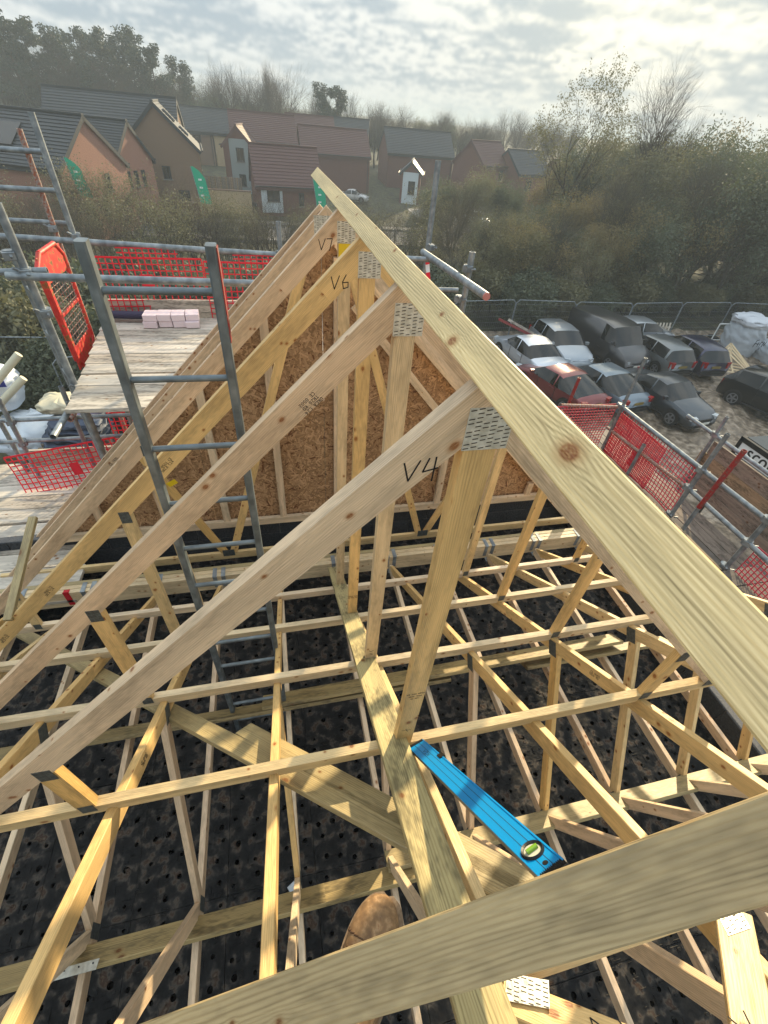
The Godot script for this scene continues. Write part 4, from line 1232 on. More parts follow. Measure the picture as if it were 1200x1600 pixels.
func build_scaffold_left() -> void:
	var t = thing("scaffold", "upper loading platform of the scaffold on the left, pale boards and grey tubes", "scaffold")
	# pale boards, lengthwise across the view
	var z := 3.92
	var y := -2.1
	for i in 10:
		var gap := 0.05 if i == 2 else 0.006
		timber("board", t, P(-1.84 - 0.02 * i, y - 0.02 + rng.randf_range(-0.004, 0.004), z + 0.1125), P(1.4, y - 0.02 + rng.randf_range(-0.004, 0.004), z + 0.1125), Vector3(0, 0, 1), 0.222, 0.038, M.board[i % 3])
		z += 0.225 + gap
	timber("toe_board", t, P(-2.1, y + 0.10, 6.24), P(1.2, y + 0.10, 6.24), Vector3.UP, 0.225, 0.036, M.board[1])
	pole("standard", t, P(-2.06, -4.6, 6.32), P(-2.10, -0.22, 6.32), M.galv, 0.031)
	pole("standard", t, P(-1.88, -4.6, 4.42), P(-1.90, -0.68, 4.42), M.galv, 0.031)
	pole("standard", t, P(-2.40, -4.6, 6.62), P(-2.36, -0.37, 6.62), M.rust, 0.027)
	pole("standard", t, P(0.15, -4.6, 6.32), P(0.16, -1.02, 6.32), M.galv, 0.028)
	pole("guard_rail", t, P(-3.6, -1.24, 6.26), P(1.4, -1.40, 6.26), M.galv, 0.032)
	pole("guard_rail", t, P(-2.02, -1.155, 4.36), P(0.9, -1.19, 4.36), M.galv, 0.031)
	pole("guard_rail", t, P(-3.6, -0.54, 6.56), P(-2.2, -0.54, 6.56), M.galv, 0.025)
	pole("guard_rail", t, P(-3.6, -0.87, 6.56), P(-2.2, -0.87, 6.56), M.galv, 0.025)
	pole("guard_rail", t, P(-3.6, -1.18, 6.7), P(-2.2, -1.2, 6.7), M.galv, 0.025)
	pole("transom", t, P(-1.86, -2.17, 3.6), P(-1.86, -2.17, 6.6), M.galv, 0.026)
	pole("transom", t, P(-3.3, -1.18, 4.30), P(-1.75, -1.13, 4.44), M.galv, 0.026)
	for c in [P(-2.06, -1.25, 6.29), P(-2.38, -1.24, 6.6), P(-1.89, -1.14, 4.39), P(-1.96, -1.02, 4.40), P(0.16, -1.36, 6.29), P(-1.86, -2.14, 4.44), P(-1.87, -1.45, 4.40)]: coupler(t, c)
	# narrow ladder beam beside the standard
	var lb = thing("ladder_beam", "thin tubular ladder beam left of the red gate", "scaffold part")
	pole("tube", lb, P(-2.12, -4.4, 4.9), P(-2.02, -1.05, 4.6), M.galv, 0.022)
	pole("tube", lb, P(-2.0, -4.4, 4.6), P(-1.93, -1.05, 4.45), M.galv, 0.012)
	for i in 8: pole("rung", lb, P(-2.03 - 0.012 * i, -1.3 - 0.38 * i, 4.62 + 0.034 * i), P(-1.94 - 0.008 * i, -1.3 - 0.38 * i, 4.47 + 0.017 * i), M.galv, 0.010)
	brick_guard("red mesh guard along the back of the upper platform, left panel", P(-2.03, -2.09, 6.22), Vector3(1, 0, -0.02), Vector3(0, 1, 0), 1.25, 0.66, 0.068, 0.10, [0.60, 0.42, 0.14, 0.13])
	brick_guard("red mesh guard along the back of the upper platform, right panel", P(-0.76, -2.11, 6.22), Vector3(1, 0, -0.02), Vector3(0, 1, 0), 1.25, 0.66, 0.068, 0.08)
	# red loading gate
	var g = thing("loading_gate", "scratched red steel gate tilted between the scaffold poles", "gate")
	var gx := -2.10
	var rim := [Vector2(5.12, -1.30), Vector2(5.28, -1.20), Vector2(5.70, -1.20), Vector2(5.84, -1.32), Vector2(5.84, -2.16), Vector2(5.70, -2.30), Vector2(5.34, -2.32), Vector2(5.18, -2.18)]
	var rb := MB.new()
	for i in rim.size():
		var a: Vector2 = rim[i]
		var b: Vector2 = rim[(i + 1) % rim.size()]
		tube(rb, P(gx, a.y, a.x), P(gx, b.y, b.x), 0.024, 0.024, 8)
	part("frame", rb, M.red_paint, g)
	for q in [[-1.22, -1.46], [-2.08, -2.30]]:
		var sb := MB.new()
		beam(sb, P(gx, (q[0] + q[1]) / 2, 5.18), P(gx, (q[0] + q[1]) / 2, 5.82), Vector3.UP, absf(q[0] - q[1]), 0.012)
		part("sheet", sb, M.red_paint, g)
	var cb := MB.new()
	beam(cb, P(gx, -1.76, 5.16), P(gx, -1.76, 5.84), Vector3.UP, 0.03, 0.02)
	part("cross_bar", cb, M.red_paint, g)
	for i in 11:
		var wb := MB.new()
		var yy := -1.50 - i * 0.054
		tube(wb, P(gx + 0.006 * sin(i * 2.0), yy, 5.17), P(gx, yy + 0.006 * sin(i * 1.3), 5.84), 0.004, 0.004, 5)
		part("wire", wb, M.rust, g)
	for i in 8:
		var wb := MB.new()
		tube(wb, P(gx + 0.008, -1.47, 5.24 + i * 0.075), P(gx + 0.008, -2.08, 5.24 + i * 0.075), 0.0035, 0.0035, 5)
		part("wire", wb, M.rust, g)
	var hb := MB.new()
	beam(hb, P(gx + 0.03, -1.3, 5.13), P(gx + 0.03, -2.2, 5.16), Vector3(0, 0, 1), 0.05, 0.03)
	part("hinge_post", hb, M.red_paint, g)
	# packs on the platform
	var wp := plain(Color(0.86, 0.80, 0.82), 0.45)
	var pk = thing("wrapped_pack", "low stack of pale wrapped blocks behind the red mesh", "stack")
	for i in 4:
		for j in 2:
			var mb := MB.new()
			box(mb, P(-1.42 + i * 0.153 + rng.randf_range(-0.01, 0.01), -2.055 + j * 0.075, 5.95 + rng.randf_range(-0.02, 0.03)), Vector3(0.15, 0.072, 0.2), Basis(Vector3.UP, rng.randf_range(-0.12, 0.12)))
			part("block", mb, wp, pk)
	var pi = thing("plastic_roll", "dark blue roll lying along the toe board behind the mesh", "roll")
	var pb := MB.new()
	tube(pb, P(-1.95, -2.02, 6.10), P(-1.30, -2.02, 6.06), 0.045, 0.045, 10)
	part("roll", pb, plain(Color(0.16, 0.15, 0.27), 0.5), pi)
	# lower walkway
	var w = thing("walkway", "lower boarded scaffold walkway at the left edge", "scaffold")
	z = 3.05
	for i in 10:
		timber("board", w, P(-5.2, -3.62 + rng.randf_range(-0.004, 0.004), z + 0.11), P(-2.05 - 0.03 * (i % 3), -3.62, z + 0.11), Vector3(0, 0, 1), 0.220, 0.038, M.board[(i + 1) % 3])
		z += 0.231 if i != 4 else 0.26
	timber("toe_board", w, P(-3.15, -3.50, 5.36), P(-1.5, -3.50, 5.36), Vector3.UP, 0.2, 0.036, M.board[1])
	for q in [[-3.17, 5.2, -2.80], [-2.98, 5.05, -2.55], [-2.34, 5.05, -2.42], [-1.86, 5.3, -2.45]]: pole("standard", w, P(q[0], -5.2, q[1]), P(q[0] + 0.04, q[2], q[1]), M.galv, 0.025)
	pole("guard_rail", w, P(-3.6, -2.84, 5.1), P(-1.2, -2.82, 5.1), M.galv, 0.024)
	pole("guard_rail", w, P(-3.6, -3.12, 5.1), P(-1.5, -3.09, 5.1), M.galv, 0.022)
	pole("putlog", w, P(-2.22, -2.66, 4.75), P(-2.16, -2.58, 5.3), M.rust, 0.034)
	for c in [P(-2.33, -2.80, 5.07), P(-2.96, -2.84, 5.08), P(-2.96, -3.12, 5.08), P(-2.21, -2.60, 5.0)]: coupler(w, c)
	brick_guard("red mesh guard sagging over the lower walkway rail", P(-2.98, -3.92, 4.72), Vector3(0.98, 0.10, -0.1), Vector3(-0.10, 0.98, -0.12), 1.15, 0.80, 0.062, 0.0, [0.62, 0.52, 0.09, 0.15])
	brick_guard("second red mesh guard behind the lower walkway rail", P(-2.1, -3.5, 5.4), Vector3(1, 0.03, 0), Vector3(0, 1, 0), 0.9, 0.72, 0.06)
	# clutter stacked on the ground beyond
	var wh := plain(Color(0.80, 0.84, 0.88), 0.6)
	var bg = thing("bulk_bag", "white builder's bag full of rubble at the left edge below the scaffold", "bag")
	part("sack", bag_mesh(0.75, 0.9, 31), wh, bg, P(-7.0, -HGT + 1.0, 12.6))
	var b2 = thing("bulk_bag", "white bag with a blue stripe high at the left edge", "bag")
	part("sack", bag_mesh(0.55, 1.1, 33), wh, b2, P(-7.6, -HGT + 2.0, 13.2))
	var sp := MB.new()
	box(sp, P(-7.2, -HGT + 2.9, 12.66), Vector3(0.35, 0.30, 0.02))
	part("blue_stripe", sp, plain(Color(0.08, 0.14, 0.5), 0.6), b2)
	for q in [[P(-7.4, -6.1, 12.2), P(-6.35, -5.15, 12.6), "long cream plastic pipe slanting from the rubble bag"], [P(-7.2, -6.35, 12.0), P(-6.35, -5.65, 12.3), "short cream plastic pipe under the long one"]]:
		var pp = thing("plastic_pipe", q[2], "pipe", "cream pipes by the rubble bag")
		var mb := MB.new()
		tube(mb, q[0], q[1], 0.09, 0.09, 10)
		part("pipe", mb, plain(Color(0.78, 0.76, 0.66), 0.5), pp)
	var tp = thing("tarpaulin", "folded blue-grey tarpaulin on a pile below the platform corner", "tarpaulin")
	for i in 4:
		part("fold", bag_mesh(0.75 - 0.05 * i, 0.16, 40 + i), plain(Color(0.20, 0.25, 0.33), 0.6), tp, P(-5.35 + 0.06 * i, -6.95 + 0.15 * i, 11.6))
	for q in [[-5.65, -6.35, 12.0, 0.45, Color(0.75, 0.72, 0.62), "crumpled cream wrapping on the pile of tarpaulin"], [-4.95, -6.4, 11.9, 0.4, Color(0.70, 0.68, 0.78), "pale lilac sack on the tarpaulin pile"]]:
		var rt = thing("sack", q[5], "sack", "sacks on the tarpaulin pile")
		part("sack", bag_mesh(q[3], 0.3, int(q[3] * 100)), plain(q[4], 0.7), rt, P(q[0], q[1], q[2]))
	var pl = thing("pallet_pile", "pile of boards under the tarpaulin left of the platform", "stack")
	for i in 5:
		for j in 3: timber("board", pl, P(-6.2, -8.6 + i * 0.36, 11.0 + j * 0.45), P(-4.6, -8.6 + i * 0.36, 11.0 + j * 0.45), Vector3.UP, 0.3, 0.3, M.old_board[(i + j) % 3])
	for q in [[-8.9, 16.4, -6.3, 16.3, "left mesh fence panel beyond the rubble bag"], [-6.6, 14.6, -3.6, 15.6, "nearer mesh fence panel left of the platform corner"]]:
		fence_panel(q[4], q[0], q[1], q[2], q[3], "mesh fence panels left of the scaffold", 2.6)

func bag_mesh(r: float, h: float, sd: int) -> ArrayMesh:
	var f := FastNoiseLite.new()
	f.seed = sd; f.frequency = 1.4; f.fractal_octaves = 3
	var st := SurfaceTool.new()
	st.begin(Mesh.PRIMITIVE_TRIANGLES)
	st.set_smooth_group(0)
	var nu := 28
	var nv := 14
	var pt := func(i, j):
		var a = TAU * (i % nu) / nu
		var v := float(j) / nv
		var sq := pow(pow(absf(cos(a)), 4.0) + pow(absf(sin(a)), 4.0), -0.25)
		var prof: float = (0.82 + 0.2 * sin(v * PI)) if v < 0.8 else lerpf(0.94, 0.0, pow((v - 0.8) / 0.2, 1.6))
		var p := Vector3(cos(a) * sq * r * prof, v * h, sin(a) * sq * r * prof)
		var q := p * (3.0 / maxf(r, 0.3))
		return p + Vector3(f.get_noise_3d(q.x, q.y, q.z), f.get_noise_3d(q.x + 9, q.y, q.z) * 0.8, f.get_noise_3d(q.x, q.y + 9, q.z)) * 0.20 * r * clampf(v * 3.0, 0.0, 1.0)
	for i in nu:
		for j in nv:
			for q in [[i, j], [i + 1, j + 1], [i + 1, j], [i, j], [i, j + 1], [i + 1, j + 1]]: st.add_vertex(pt.call(q[0], q[1]))
	st.generate_normals()
	return st.commit()

func build_scaffold_right() -> void:
	var t = thing("scaffold", "scaffold walkway along the right side with grey tubes and one red-ended pole", "scaffold")
	var x := 4.95
	for i in 5: timber("board", t, P(5.08 + i * 0.23, -4.17, -1.0), P(5.08 + i * 0.23, -4.17 + rng.randf_range(-0.004, 0.004), 6.2), Vector3(1, 0, 0), 0.218, 0.038, M.dark_board[i % 2] if i < 3 else M.old_board[2])
	for i in 5: timber("board", t, P(4.0, -3.66 + rng.randf_range(-0.003, 0.003), 2.28 - i * 0.232), P(5.9, -3.66, 2.28 - i * 0.232), Vector3(0, 0, 1), 0.222, 0.038, M.dark_board[i % 2])
	timber("toe_board", t, P(4.86, -3.76, 2.42), P(4.86, -3.76, 6.2), Vector3.UP, 0.22, 0.036, M.old_board[1])
	for i in 4: timber("guard_board", t, P(6.32 + 0.012 * (i % 2), -4.03 + i * 0.222, 1.2), P(6.32, -4.03 + i * 0.222, 4.5 - 0.1 * (i % 2)), Vector3.UP, 0.217, 0.036, M.old_board[[0, 2, 1, 0][i]])
	pole("standard", t, P(x, -5.0, 3.40), P(x, -2.40, 3.37), M.galv, 0.027)
	var e = pole("standard", t, P(x - 0.03, -5.0, 3.13), P(x - 0.03, -3.30, 3.115), M.galv, 0.025)
	pole("red_standard", t, P(x - 0.03, -3.30, 3.115), P(x - 0.03, -2.43, 3.08), M.red_pole, 0.029)
	pole("standard", t, P(x, -5.0, 2.44), P(x, -2.62, 2.44), M.galv, 0.027)
	pole("standard", t, P(x, -5.0, 4.99), P(x, -2.20, 4.99), M.galv, 0.025)
	pole("standard", t, P(x - 0.02, -5.0, 4.32), P(x - 0.02, -3.15, 4.30), M.galv, 0.025)
	pole("red_standard", t, P(x, -5.0, 6.20), P(x, -3.03, 6.14), M.red_pole, 0.028)
	pole("standard", t, P(6.26, -5.0, 4.42), P(6.26, -2.85, 4.42), M.galv, 0.026)
	pole("guard_rail", t, P(x, -2.95, 5.10), P(x, -2.885, 1.8), M.galv, 0.029)
	pole("guard_rail", t, P(x, -3.22, 3.45), P(x, -3.245, 1.8), M.galv, 0.029)
	pole("guard_rail", t, P(x, -3.36, 5.1), P(x, -3.23, 3.42), M.rust, 0.022)
	pole("guard_rail", t, P(6.26, -3.16, 5.0), P(6.26, -3.15, 1.6), M.galv, 0.028)
	pole("guard_rail", t, P(4.0, -2.95, 5.12), P(5.02, -2.97, 5.02), M.rust, 0.024)
	for c in [P(x, -2.93, 3.39), P(x, -3.22, 3.40), P(x, -2.89, 2.44), P(x, -3.24, 2.44), P(x, -2.95, 5.0), P(6.26, -3.15, 4.42), P(x, -3.68, 3.4), P(x, -3.66, 2.46)]: coupler(t, c)
	var pinkish := plain(lin(0.52, 0.045, 0.075), 0.7)
	brick_guard("pinkish red mesh guard on the right scaffold, nearer length with deep red patch behind", P(x + 0.03, -3.70, 3.45), Vector3(0, 0, -1), Vector3(0, 1, 0), 1.55, 0.72, 0.055, 0.0, null, "red mesh guards on the right scaffold", pinkish)
	brick_guard("doubled bright red mesh on the right scaffold beside the short pole", P(x + 0.05, -3.72, 4.0), Vector3(0, 0, -1), Vector3(0, 1, 0), 1.0, 0.66, 0.030, 0.0, [0.42, 0.26, 0.12, 0.34], "red mesh guards on the right scaffold")
	brick_guard("pinkish mesh guard across the far end of the right scaffold", P(3.9, -3.70, 5.1), Vector3(1, 0, 0), Vector3(0, 1, 0), 1.05, 0.74, 0.05, 0.0, null, "red mesh guards on the right scaffold", pinkish)
	brick_guard("pinkish mesh guard at the right edge of the photograph below the rails", P(x + 0.03, -3.72, 0.9), Vector3(0, 0, -1), Vector3(0, 1, 0), 1.45, 0.50, 0.05, 0.0, null, "red mesh guards on the right scaffold", pinkish)
	# tubes standing beyond the gable
	var b = thing("scaffold", "tall grey scaffold pole with a slanting tube beyond the gable", "scaffold")
	pole("standard", b, P(2.0, -8.8, 6.0), P(1.95, -0.32, 6.0), M.galv, 0.034)
	pole("standard", b, P(2.12, -8.8, 5.0), P(2.13, -1.0, 5.0), M.galv, 0.034)
	pole("guard_rail", b, P(0.6, -1.2, 5.6), P(1.86, -1.195, 5.5), M.galv, 0.03)
	pole("guard_rail", b, P(1.2, -1.50, 5.45), P(2.2, -1.49, 5.4), M.galv, 0.028)
	pole("ledger", b, P(1.80, -1.16, 5.70), P(1.93, -1.16, 4.03), M.galv, 0.036)
	var cp := MB.new()
	tube(cp, P(1.93, -1.16, 4.03), P(1.931, -1.16, 4.015), 0.037, 0.035, 12)
	part("end_cap", cp, plain(Color(0.70, 0.45, 0.43), 0.6), b)
	for c in [P(1.97, -1.16, 5.95), P(2.1, -1.16, 4.98), P(2.08, -1.48, 5.02)]: coupler(b, c)
	var fl = thing("hazard_tape", "strip of red and white tape hanging from the tall pole", "tape")
	for i in 4:
		var mb := MB.new()
		beam(mb, P(1.93 + 0.02 * i, -1.25 - 0.09 * i, 5.93), P(1.95 + 0.02 * i, -1.34 - 0.09 * i, 5.92), Vector3(1, 0, 0), 0.05, 0.004, 0.0)
		part("band", mb, M.red_plastic if i % 2 == 0 else M.white, fl)
	# sign beside the scaffold
	var s = thing("site_sign", "black framed white sign with black letters below the right scaffold", "sign")
	var o := P(12.0, -5.95, 6.35)
	var sx := Vector3(0, 0, 1)
	var sy := Vector3(0, 1, 0)
	var nz := Vector3(-1, 0, 0)
	var bas := Basis(sx, sy, nz)
	var mb2 := MB.new()
	box(mb2, o, Vector3(2.7, 0.36, 0.04), bas)
	part("panel", mb2, M.white, s)
	for q in [[0.0, 0.25, 2.86, 0.13], [0.0, -0.23, 2.86, 0.09], [-1.38, 0.0, 0.1, 0.6], [-1.2, -1.5, 0.12, 2.5], [1.2, -1.5, 0.12, 2.5]]:
		var fb := MB.new()
		box(fb, o + sx * q[0] + sy * q[1], Vector3(q[2], q[3], 0.09), bas)
		part("frame", fb, M.black, s)
	var tm := TextMesh.new()
	tm.text = "SCON"
	var sf := SystemFont.new()
	sf.font_names = PackedStringArray(["Droid Sans"])
	sf.font_weight = 700
	tm.font = sf
	tm.font_size = 64
	tm.pixel_size = 0.33 / 64.0
	tm.depth = 0.01
	var lt = part("letters", tm, M.black, s)
	lt.transform = Transform3D(bas, o + nz * 0.026 - sx * 0.62)
	var tk = thing("skip_lid", "dark glossy sheet in a black frame behind the site sign", "panel")
	var kb := MB.new()
	box(kb, o + Vector3(0.86, 0.30, 0.0), Vector3(2.7, 0.05, 1.6), bas)
	part("sheet", kb, plain(Color(0.12, 0.15, 0.16), 0.12), tk)

# ---- cars -----------------------------------------------------------------------------
const CAR := {
	"saloon": {"L": 4.5, "W": 0.89, "wb": 1.36, "st": [[-2.25, 0.55, 0.84, 0], [-2.20, 0.88, 0.93, 0], [-1.72, 0.97, 0.97, 0], [-1.30, 1.00, 0.99, 2], [-0.72, 1.36, 1.0, 1], [-0.12, 1.44, 1.0, 0], [-0.06, 1.44, 1.0, 1], [0.42, 1.40, 1.0, 2], [1.08, 0.98, 0.99, 0], [1.85, 0.84, 0.95, 0], [2.18, 0.66, 0.85, 0], [2.25, 0.45, 0.74, 0]]},
	"hatch": {"L": 4.1, "W": 0.87, "wb": 1.28, "st": [[-2.05, 0.55, 0.86, 0], [-2.02, 0.92, 0.93, 2], [-1.62, 1.36, 0.97, 0], [-1.50, 1.42, 0.98, 1], [-0.62, 1.49, 1.0, 0], [-0.56, 1.49, 1.0, 1], [0.28, 1.44, 1.0, 2], [1.02, 1.00, 0.99, 0], [1.72, 0.86, 0.95, 0], [2.0, 0.68, 0.86, 0], [2.05, 0.45, 0.76, 0]]},
	"coupe": {"L": 4.35, "W": 0.89, "wb": 1.30, "st": [[-2.17, 0.55, 0.84, 0], [-2.12, 0.86, 0.92, 0], [-1.78, 0.95, 0.96, 2], [-0.72, 1.32, 1.0, 1], [-0.5, 1.37, 1.0, 0], [-0.44, 1.37, 1.0, 1], [0.38, 1.34, 1.0, 2], [1.08, 0.94, 0.99, 0], [1.8, 0.80, 0.95, 0], [2.1, 0.64, 0.85, 0], [2.17, 0.45, 0.74, 0]]},
	"van": {"L": 4.9, "W": 0.98, "wb": 1.50, "st": [[-2.45, 0.55, 0.94, 0], [-2.42, 1.1, 0.96, 0], [-2.34, 1.92, 0.98, 0], [-0.2, 2.0, 1.0, 0], [0.38, 1.98, 1.0, 1], [0.98, 1.92, 1.0, 2], [1.62, 1.20, 0.99, 0], [2.10, 1.02, 0.96, 0], [2.38, 0.80, 0.90, 0], [2.45, 0.5, 0.82, 0]]},
	"suv": {"L": 4.4, "W": 0.91, "wb": 1.34, "st": [[-2.2, 0.6, 0.88, 0], [-2.17, 1.02, 0.94, 2], [-1.78, 1.46, 0.97, 0], [-1.66, 1.54, 0.98, 1], [-0.7, 1.62, 1.0, 0], [-0.64, 1.62, 1.0, 1], [0.3, 1.58, 1.0, 2], [1.0, 1.10, 0.99, 0], [1.8, 0.98, 0.96, 0], [2.12, 0.78, 0.88, 0], [2.2, 0.5, 0.8, 0]]}}
var car_cache := {}

func car_meshes(kind: String) -> Array:
	if car_cache.has(kind): return car_cache[kind]
	var c: Dictionary = CAR[kind]
	var st := SurfaceTool.new()
	st.begin(Mesh.PRIMITIVE_TRIANGLES)
	st.set_smooth_group(1)
	var gl := SurfaceTool.new()
	gl.begin(Mesh.PRIMITIVE_TRIANGLES)
	gl.set_smooth_group(2)
	var rows := []
	var belt0: float = {"saloon": 0.92, "hatch": 0.95, "coupe": 0.88, "van": 1.18, "suv": 1.05}[kind]
	for s in c.st:
		var w: float = c.W * s[2]
		var h: float = s[1]
		var low: float = 0.24 if absf(s[0]) < c.L / 2 - 0.02 else 0.34
		var belt: float = belt0
		var rw: float = w * (0.93 if kind == "van" else 0.80)
		if h < belt0 + 0.12:
			belt = h - 0.05
			rw = w * 0.93
		rows.append([Vector2(w * 0.86, low), Vector2(w * 0.97, low + 0.1), Vector2(w, lerpf(low, belt, 0.55)), Vector2(w * 0.975, belt), Vector2(rw, h - 0.045), Vector2(rw * 0.82, h - 0.005), Vector2(0.0, h + 0.012)])
	var n: int = rows.size()
	for i in n - 1:
		var xa: float = c.st[i][0]
		var xb: float = c.st[i + 1][0]
		for j in 6:
			for s in [-1.0, 1.0]:
				var q := [Vector3(xa, rows[i][j].y, s * rows[i][j].x), Vector3(xb, rows[i + 1][j].y, s * rows[i + 1][j].x), Vector3(xb, rows[i + 1][j + 1].y, s * rows[i + 1][j + 1].x), Vector3(xa, rows[i][j + 1].y, s * rows[i][j + 1].x)]
				var kd: int = c.st[i][3]
				var glass: bool = (j == 3 and kd >= 1 and not (kind == "van" and kd == 0)) or (j >= 4 and kd == 2)
				var dst := gl if glass else st
				var order := [0, 1, 2, 0, 2, 3] if s < 0 else [0, 2, 1, 0, 3, 2]
				for o in order: dst.add_vertex(q[o])
		# floor
		for o in [[xa, -1], [xb, 1], [xb, -1], [xa, -1], [xa, 1], [xb, 1]]:
			var rr: Array = rows[i] if o[0] == xa else rows[i + 1]
			st.add_vertex(Vector3(o[0], rr[0].y, o[1] * rr[0].x))
	for e in [0, n - 1]:
		var xx: float = c.st[e][0]
		for j in 6:
			var a := Vector3(xx, rows[e][j].y, rows[e][j].x)
			var b := Vector3(xx, rows[e][j + 1].y, rows[e][j + 1].x)
			var am := Vector3(a.x, a.y, -a.z)
			var bm := Vector3(b.x, b.y, -b.z)
			for o in ([a, b, bm, a, bm, am] if e == 0 else [a, bm, b, a, am, bm]): st.add_vertex(o)
	st.generate_normals()
	gl.generate_normals()
	var body := st.commit()
	var glass_m := gl.commit()
	var ty := MB.new()
	tube(ty, Vector3(0, 0, -0.11), Vector3(0, 0, 0.11), 0.325, 0.325, 20)
	var rm := MB.new()
	for k in 5:
		var a := TAU * k / 5
		beam(rm, Vector3(cos(a), sin(a), 0) * 0.04 + Vector3(0, 0, 0.115), Vector3(cos(a), sin(a), 0) * 0.21 + Vector3(0, 0, 0.112), Vector3(-sin(a), cos(a), 0), 0.07, 0.02)
	for k in 20:
		var a0 := TAU * k / 20
		var a1 := TAU * (k + 1) / 20
		rm.face([Vector3(cos(a0), sin(a0), 0) * 0.23 + Vector3(0, 0, 0.118), Vector3(cos(a1), sin(a1), 0) * 0.23 + Vector3(0, 0, 0.118), Vector3(cos(a1), sin(a1), 0) * 0.19 + Vector3(0, 0, 0.112), Vector3(cos(a0), sin(a0), 0) * 0.19 + Vector3(0, 0, 0.112)], Vector3(0, 0, 1))
	tube(rm, Vector3(0, 0, 0.10), Vector3(0, 0, 0.122), 0.05, 0.045, 10)
	car_cache[kind] = [body, glass_m, ty.mesh(), rm.mesh()]
	return car_cache[kind]

func car(kind: String, label, x: float, z: float, hdg: float, paint, called = "parked_car", sc := 1.0, alloy = true):
	var c: Dictionary = CAR[kind]
	var ms := car_meshes(kind)
	var t = thing(called, label, "van" if kind == "van" else "car", "vehicles in the muddy car park" if z < 30 else "cars by the houses", P(x, ground_h(x, z) + 0.10, z))
	t.rotation.y = PI / 2 - deg_to_rad(hdg)
	t.scale = Vector3.ONE * sc
	part("body", ms[0], paint, t)
	part("windows", ms[1], M.car_glass, t)
	for sx in [-1.0, 1.0]:
		for s in [-1.0, 1.0]:
			var wp := Node3D.new()
			wp.name = "wheel"
			t.add_child(wp, true)
			wp.position = Vector3(sx * c.wb - 0.02, 0.325, s * (c.W - 0.105))
			if s < 0: wp.rotation.y = PI
			part("tyre", ms[2], M.tyre, wp)
			part("rim", ms[3], M.alloy if alloy else M.dark, wp)
			var ab := MB.new()
			var ring := []
			for k in 14:
				var a := -0.25 + (PI + 0.5) * k / 13.0
				ring.append(Vector3(sx * c.wb - 0.02 + cos(a) * 0.40, 0.325 + sin(a) * 0.40, s * (c.W + 0.004)))
			ab.face(ring, Vector3(0, 0, s))
			part("wheel_arch", ab, M.black, t)
	var l2: float = c.L / 2
	for s in [-1.0, 1.0]:
		var hb := MB.new()
		box(hb, Vector3(l2 - 0.16, 0.66, s * c.W * 0.70), Vector3(0.22, 0.13, 0.30), Basis(Vector3.UP, s * -0.42))
		part("headlight", hb, M.lamp, t)
		var tb := MB.new()
		box(tb, Vector3(-l2 + 0.09, 0.80 if kind != "van" else 1.1, s * c.W * 0.77), Vector3(0.16, 0.17 if kind in ["saloon", "coupe"] else 0.28, 0.27), Basis(Vector3.UP, s * 0.3))
		part("tail_light", tb, M.tail, t)
		var mb := MB.new()
		box(mb, Vector3(0.78 if kind != "van" else 1.38, 1.0 if kind != "van" else 1.3, s * (c.W + 0.09)), Vector3(0.12, 0.13, 0.19))
		part("mirror", mb, paint, t)
		# door shut lines and handles
		for q in ([-0.62, 0.42] if kind != "van" else [0.30, 1.25]):
			var dl := MB.new()
			box(dl, Vector3(q, 0.66, s * (c.W * 1.0 + 0.001)), Vector3(0.012, 0.52, 0.012))
			part("shut_line", dl, M.black, t)
			var hd := MB.new()
			box(hd, Vector3(q + (0.12 if q < 0.4 else -0.75), 0.80, s * (c.W + 0.008)), Vector3(0.16, 0.03, 0.03))
			part("door_handle", hd, paint, t)
		var sk := MB.new()
		box(sk, Vector3(0, 0.30, s * (c.W * 0.985)), Vector3(c.wb * 1.45, 0.09, 0.03))
		part("sill_trim", sk, M.dark, t)
	var gb := MB.new()
	box(gb, Vector3(l2 - 0.045, 0.56, 0), Vector3(0.06, 0.13, c.W * 0.85))
	box(gb, Vector3(l2 + 0.0, 0.36, 0), Vector3(0.05, 0.10, c.W * 1.1))
	part("grille", gb, M.black, t)
	for s in [-1.0, 1.0]:
		var nb := MB.new()
		box(nb, Vector3(s * (l2 + 0.012), 0.45 if s > 0 else 0.70, 0), Vector3(0.02, 0.11, 0.50))
		part("number_plate", nb, plain(Color(0.8, 0.8, 0.76) if s > 0 else Color(0.50, 0.43, 0.2), 0.5), t)
	var bb := MB.new()
	box(bb, Vector3(-l2 + 0.01, 0.42, 0), Vector3(0.06, 0.16, c.W * 1.55))
	part("rear_bumper", bb, M.dark, t)
	return t

func paint(c: Color, metal := 0.5) -> StandardMaterial3D:
	var m := plain(c, 0.32, metal)
	m.clearcoat_enabled = true; m.clearcoat = 0.8; m.clearcoat_roughness = 0.12
	return m

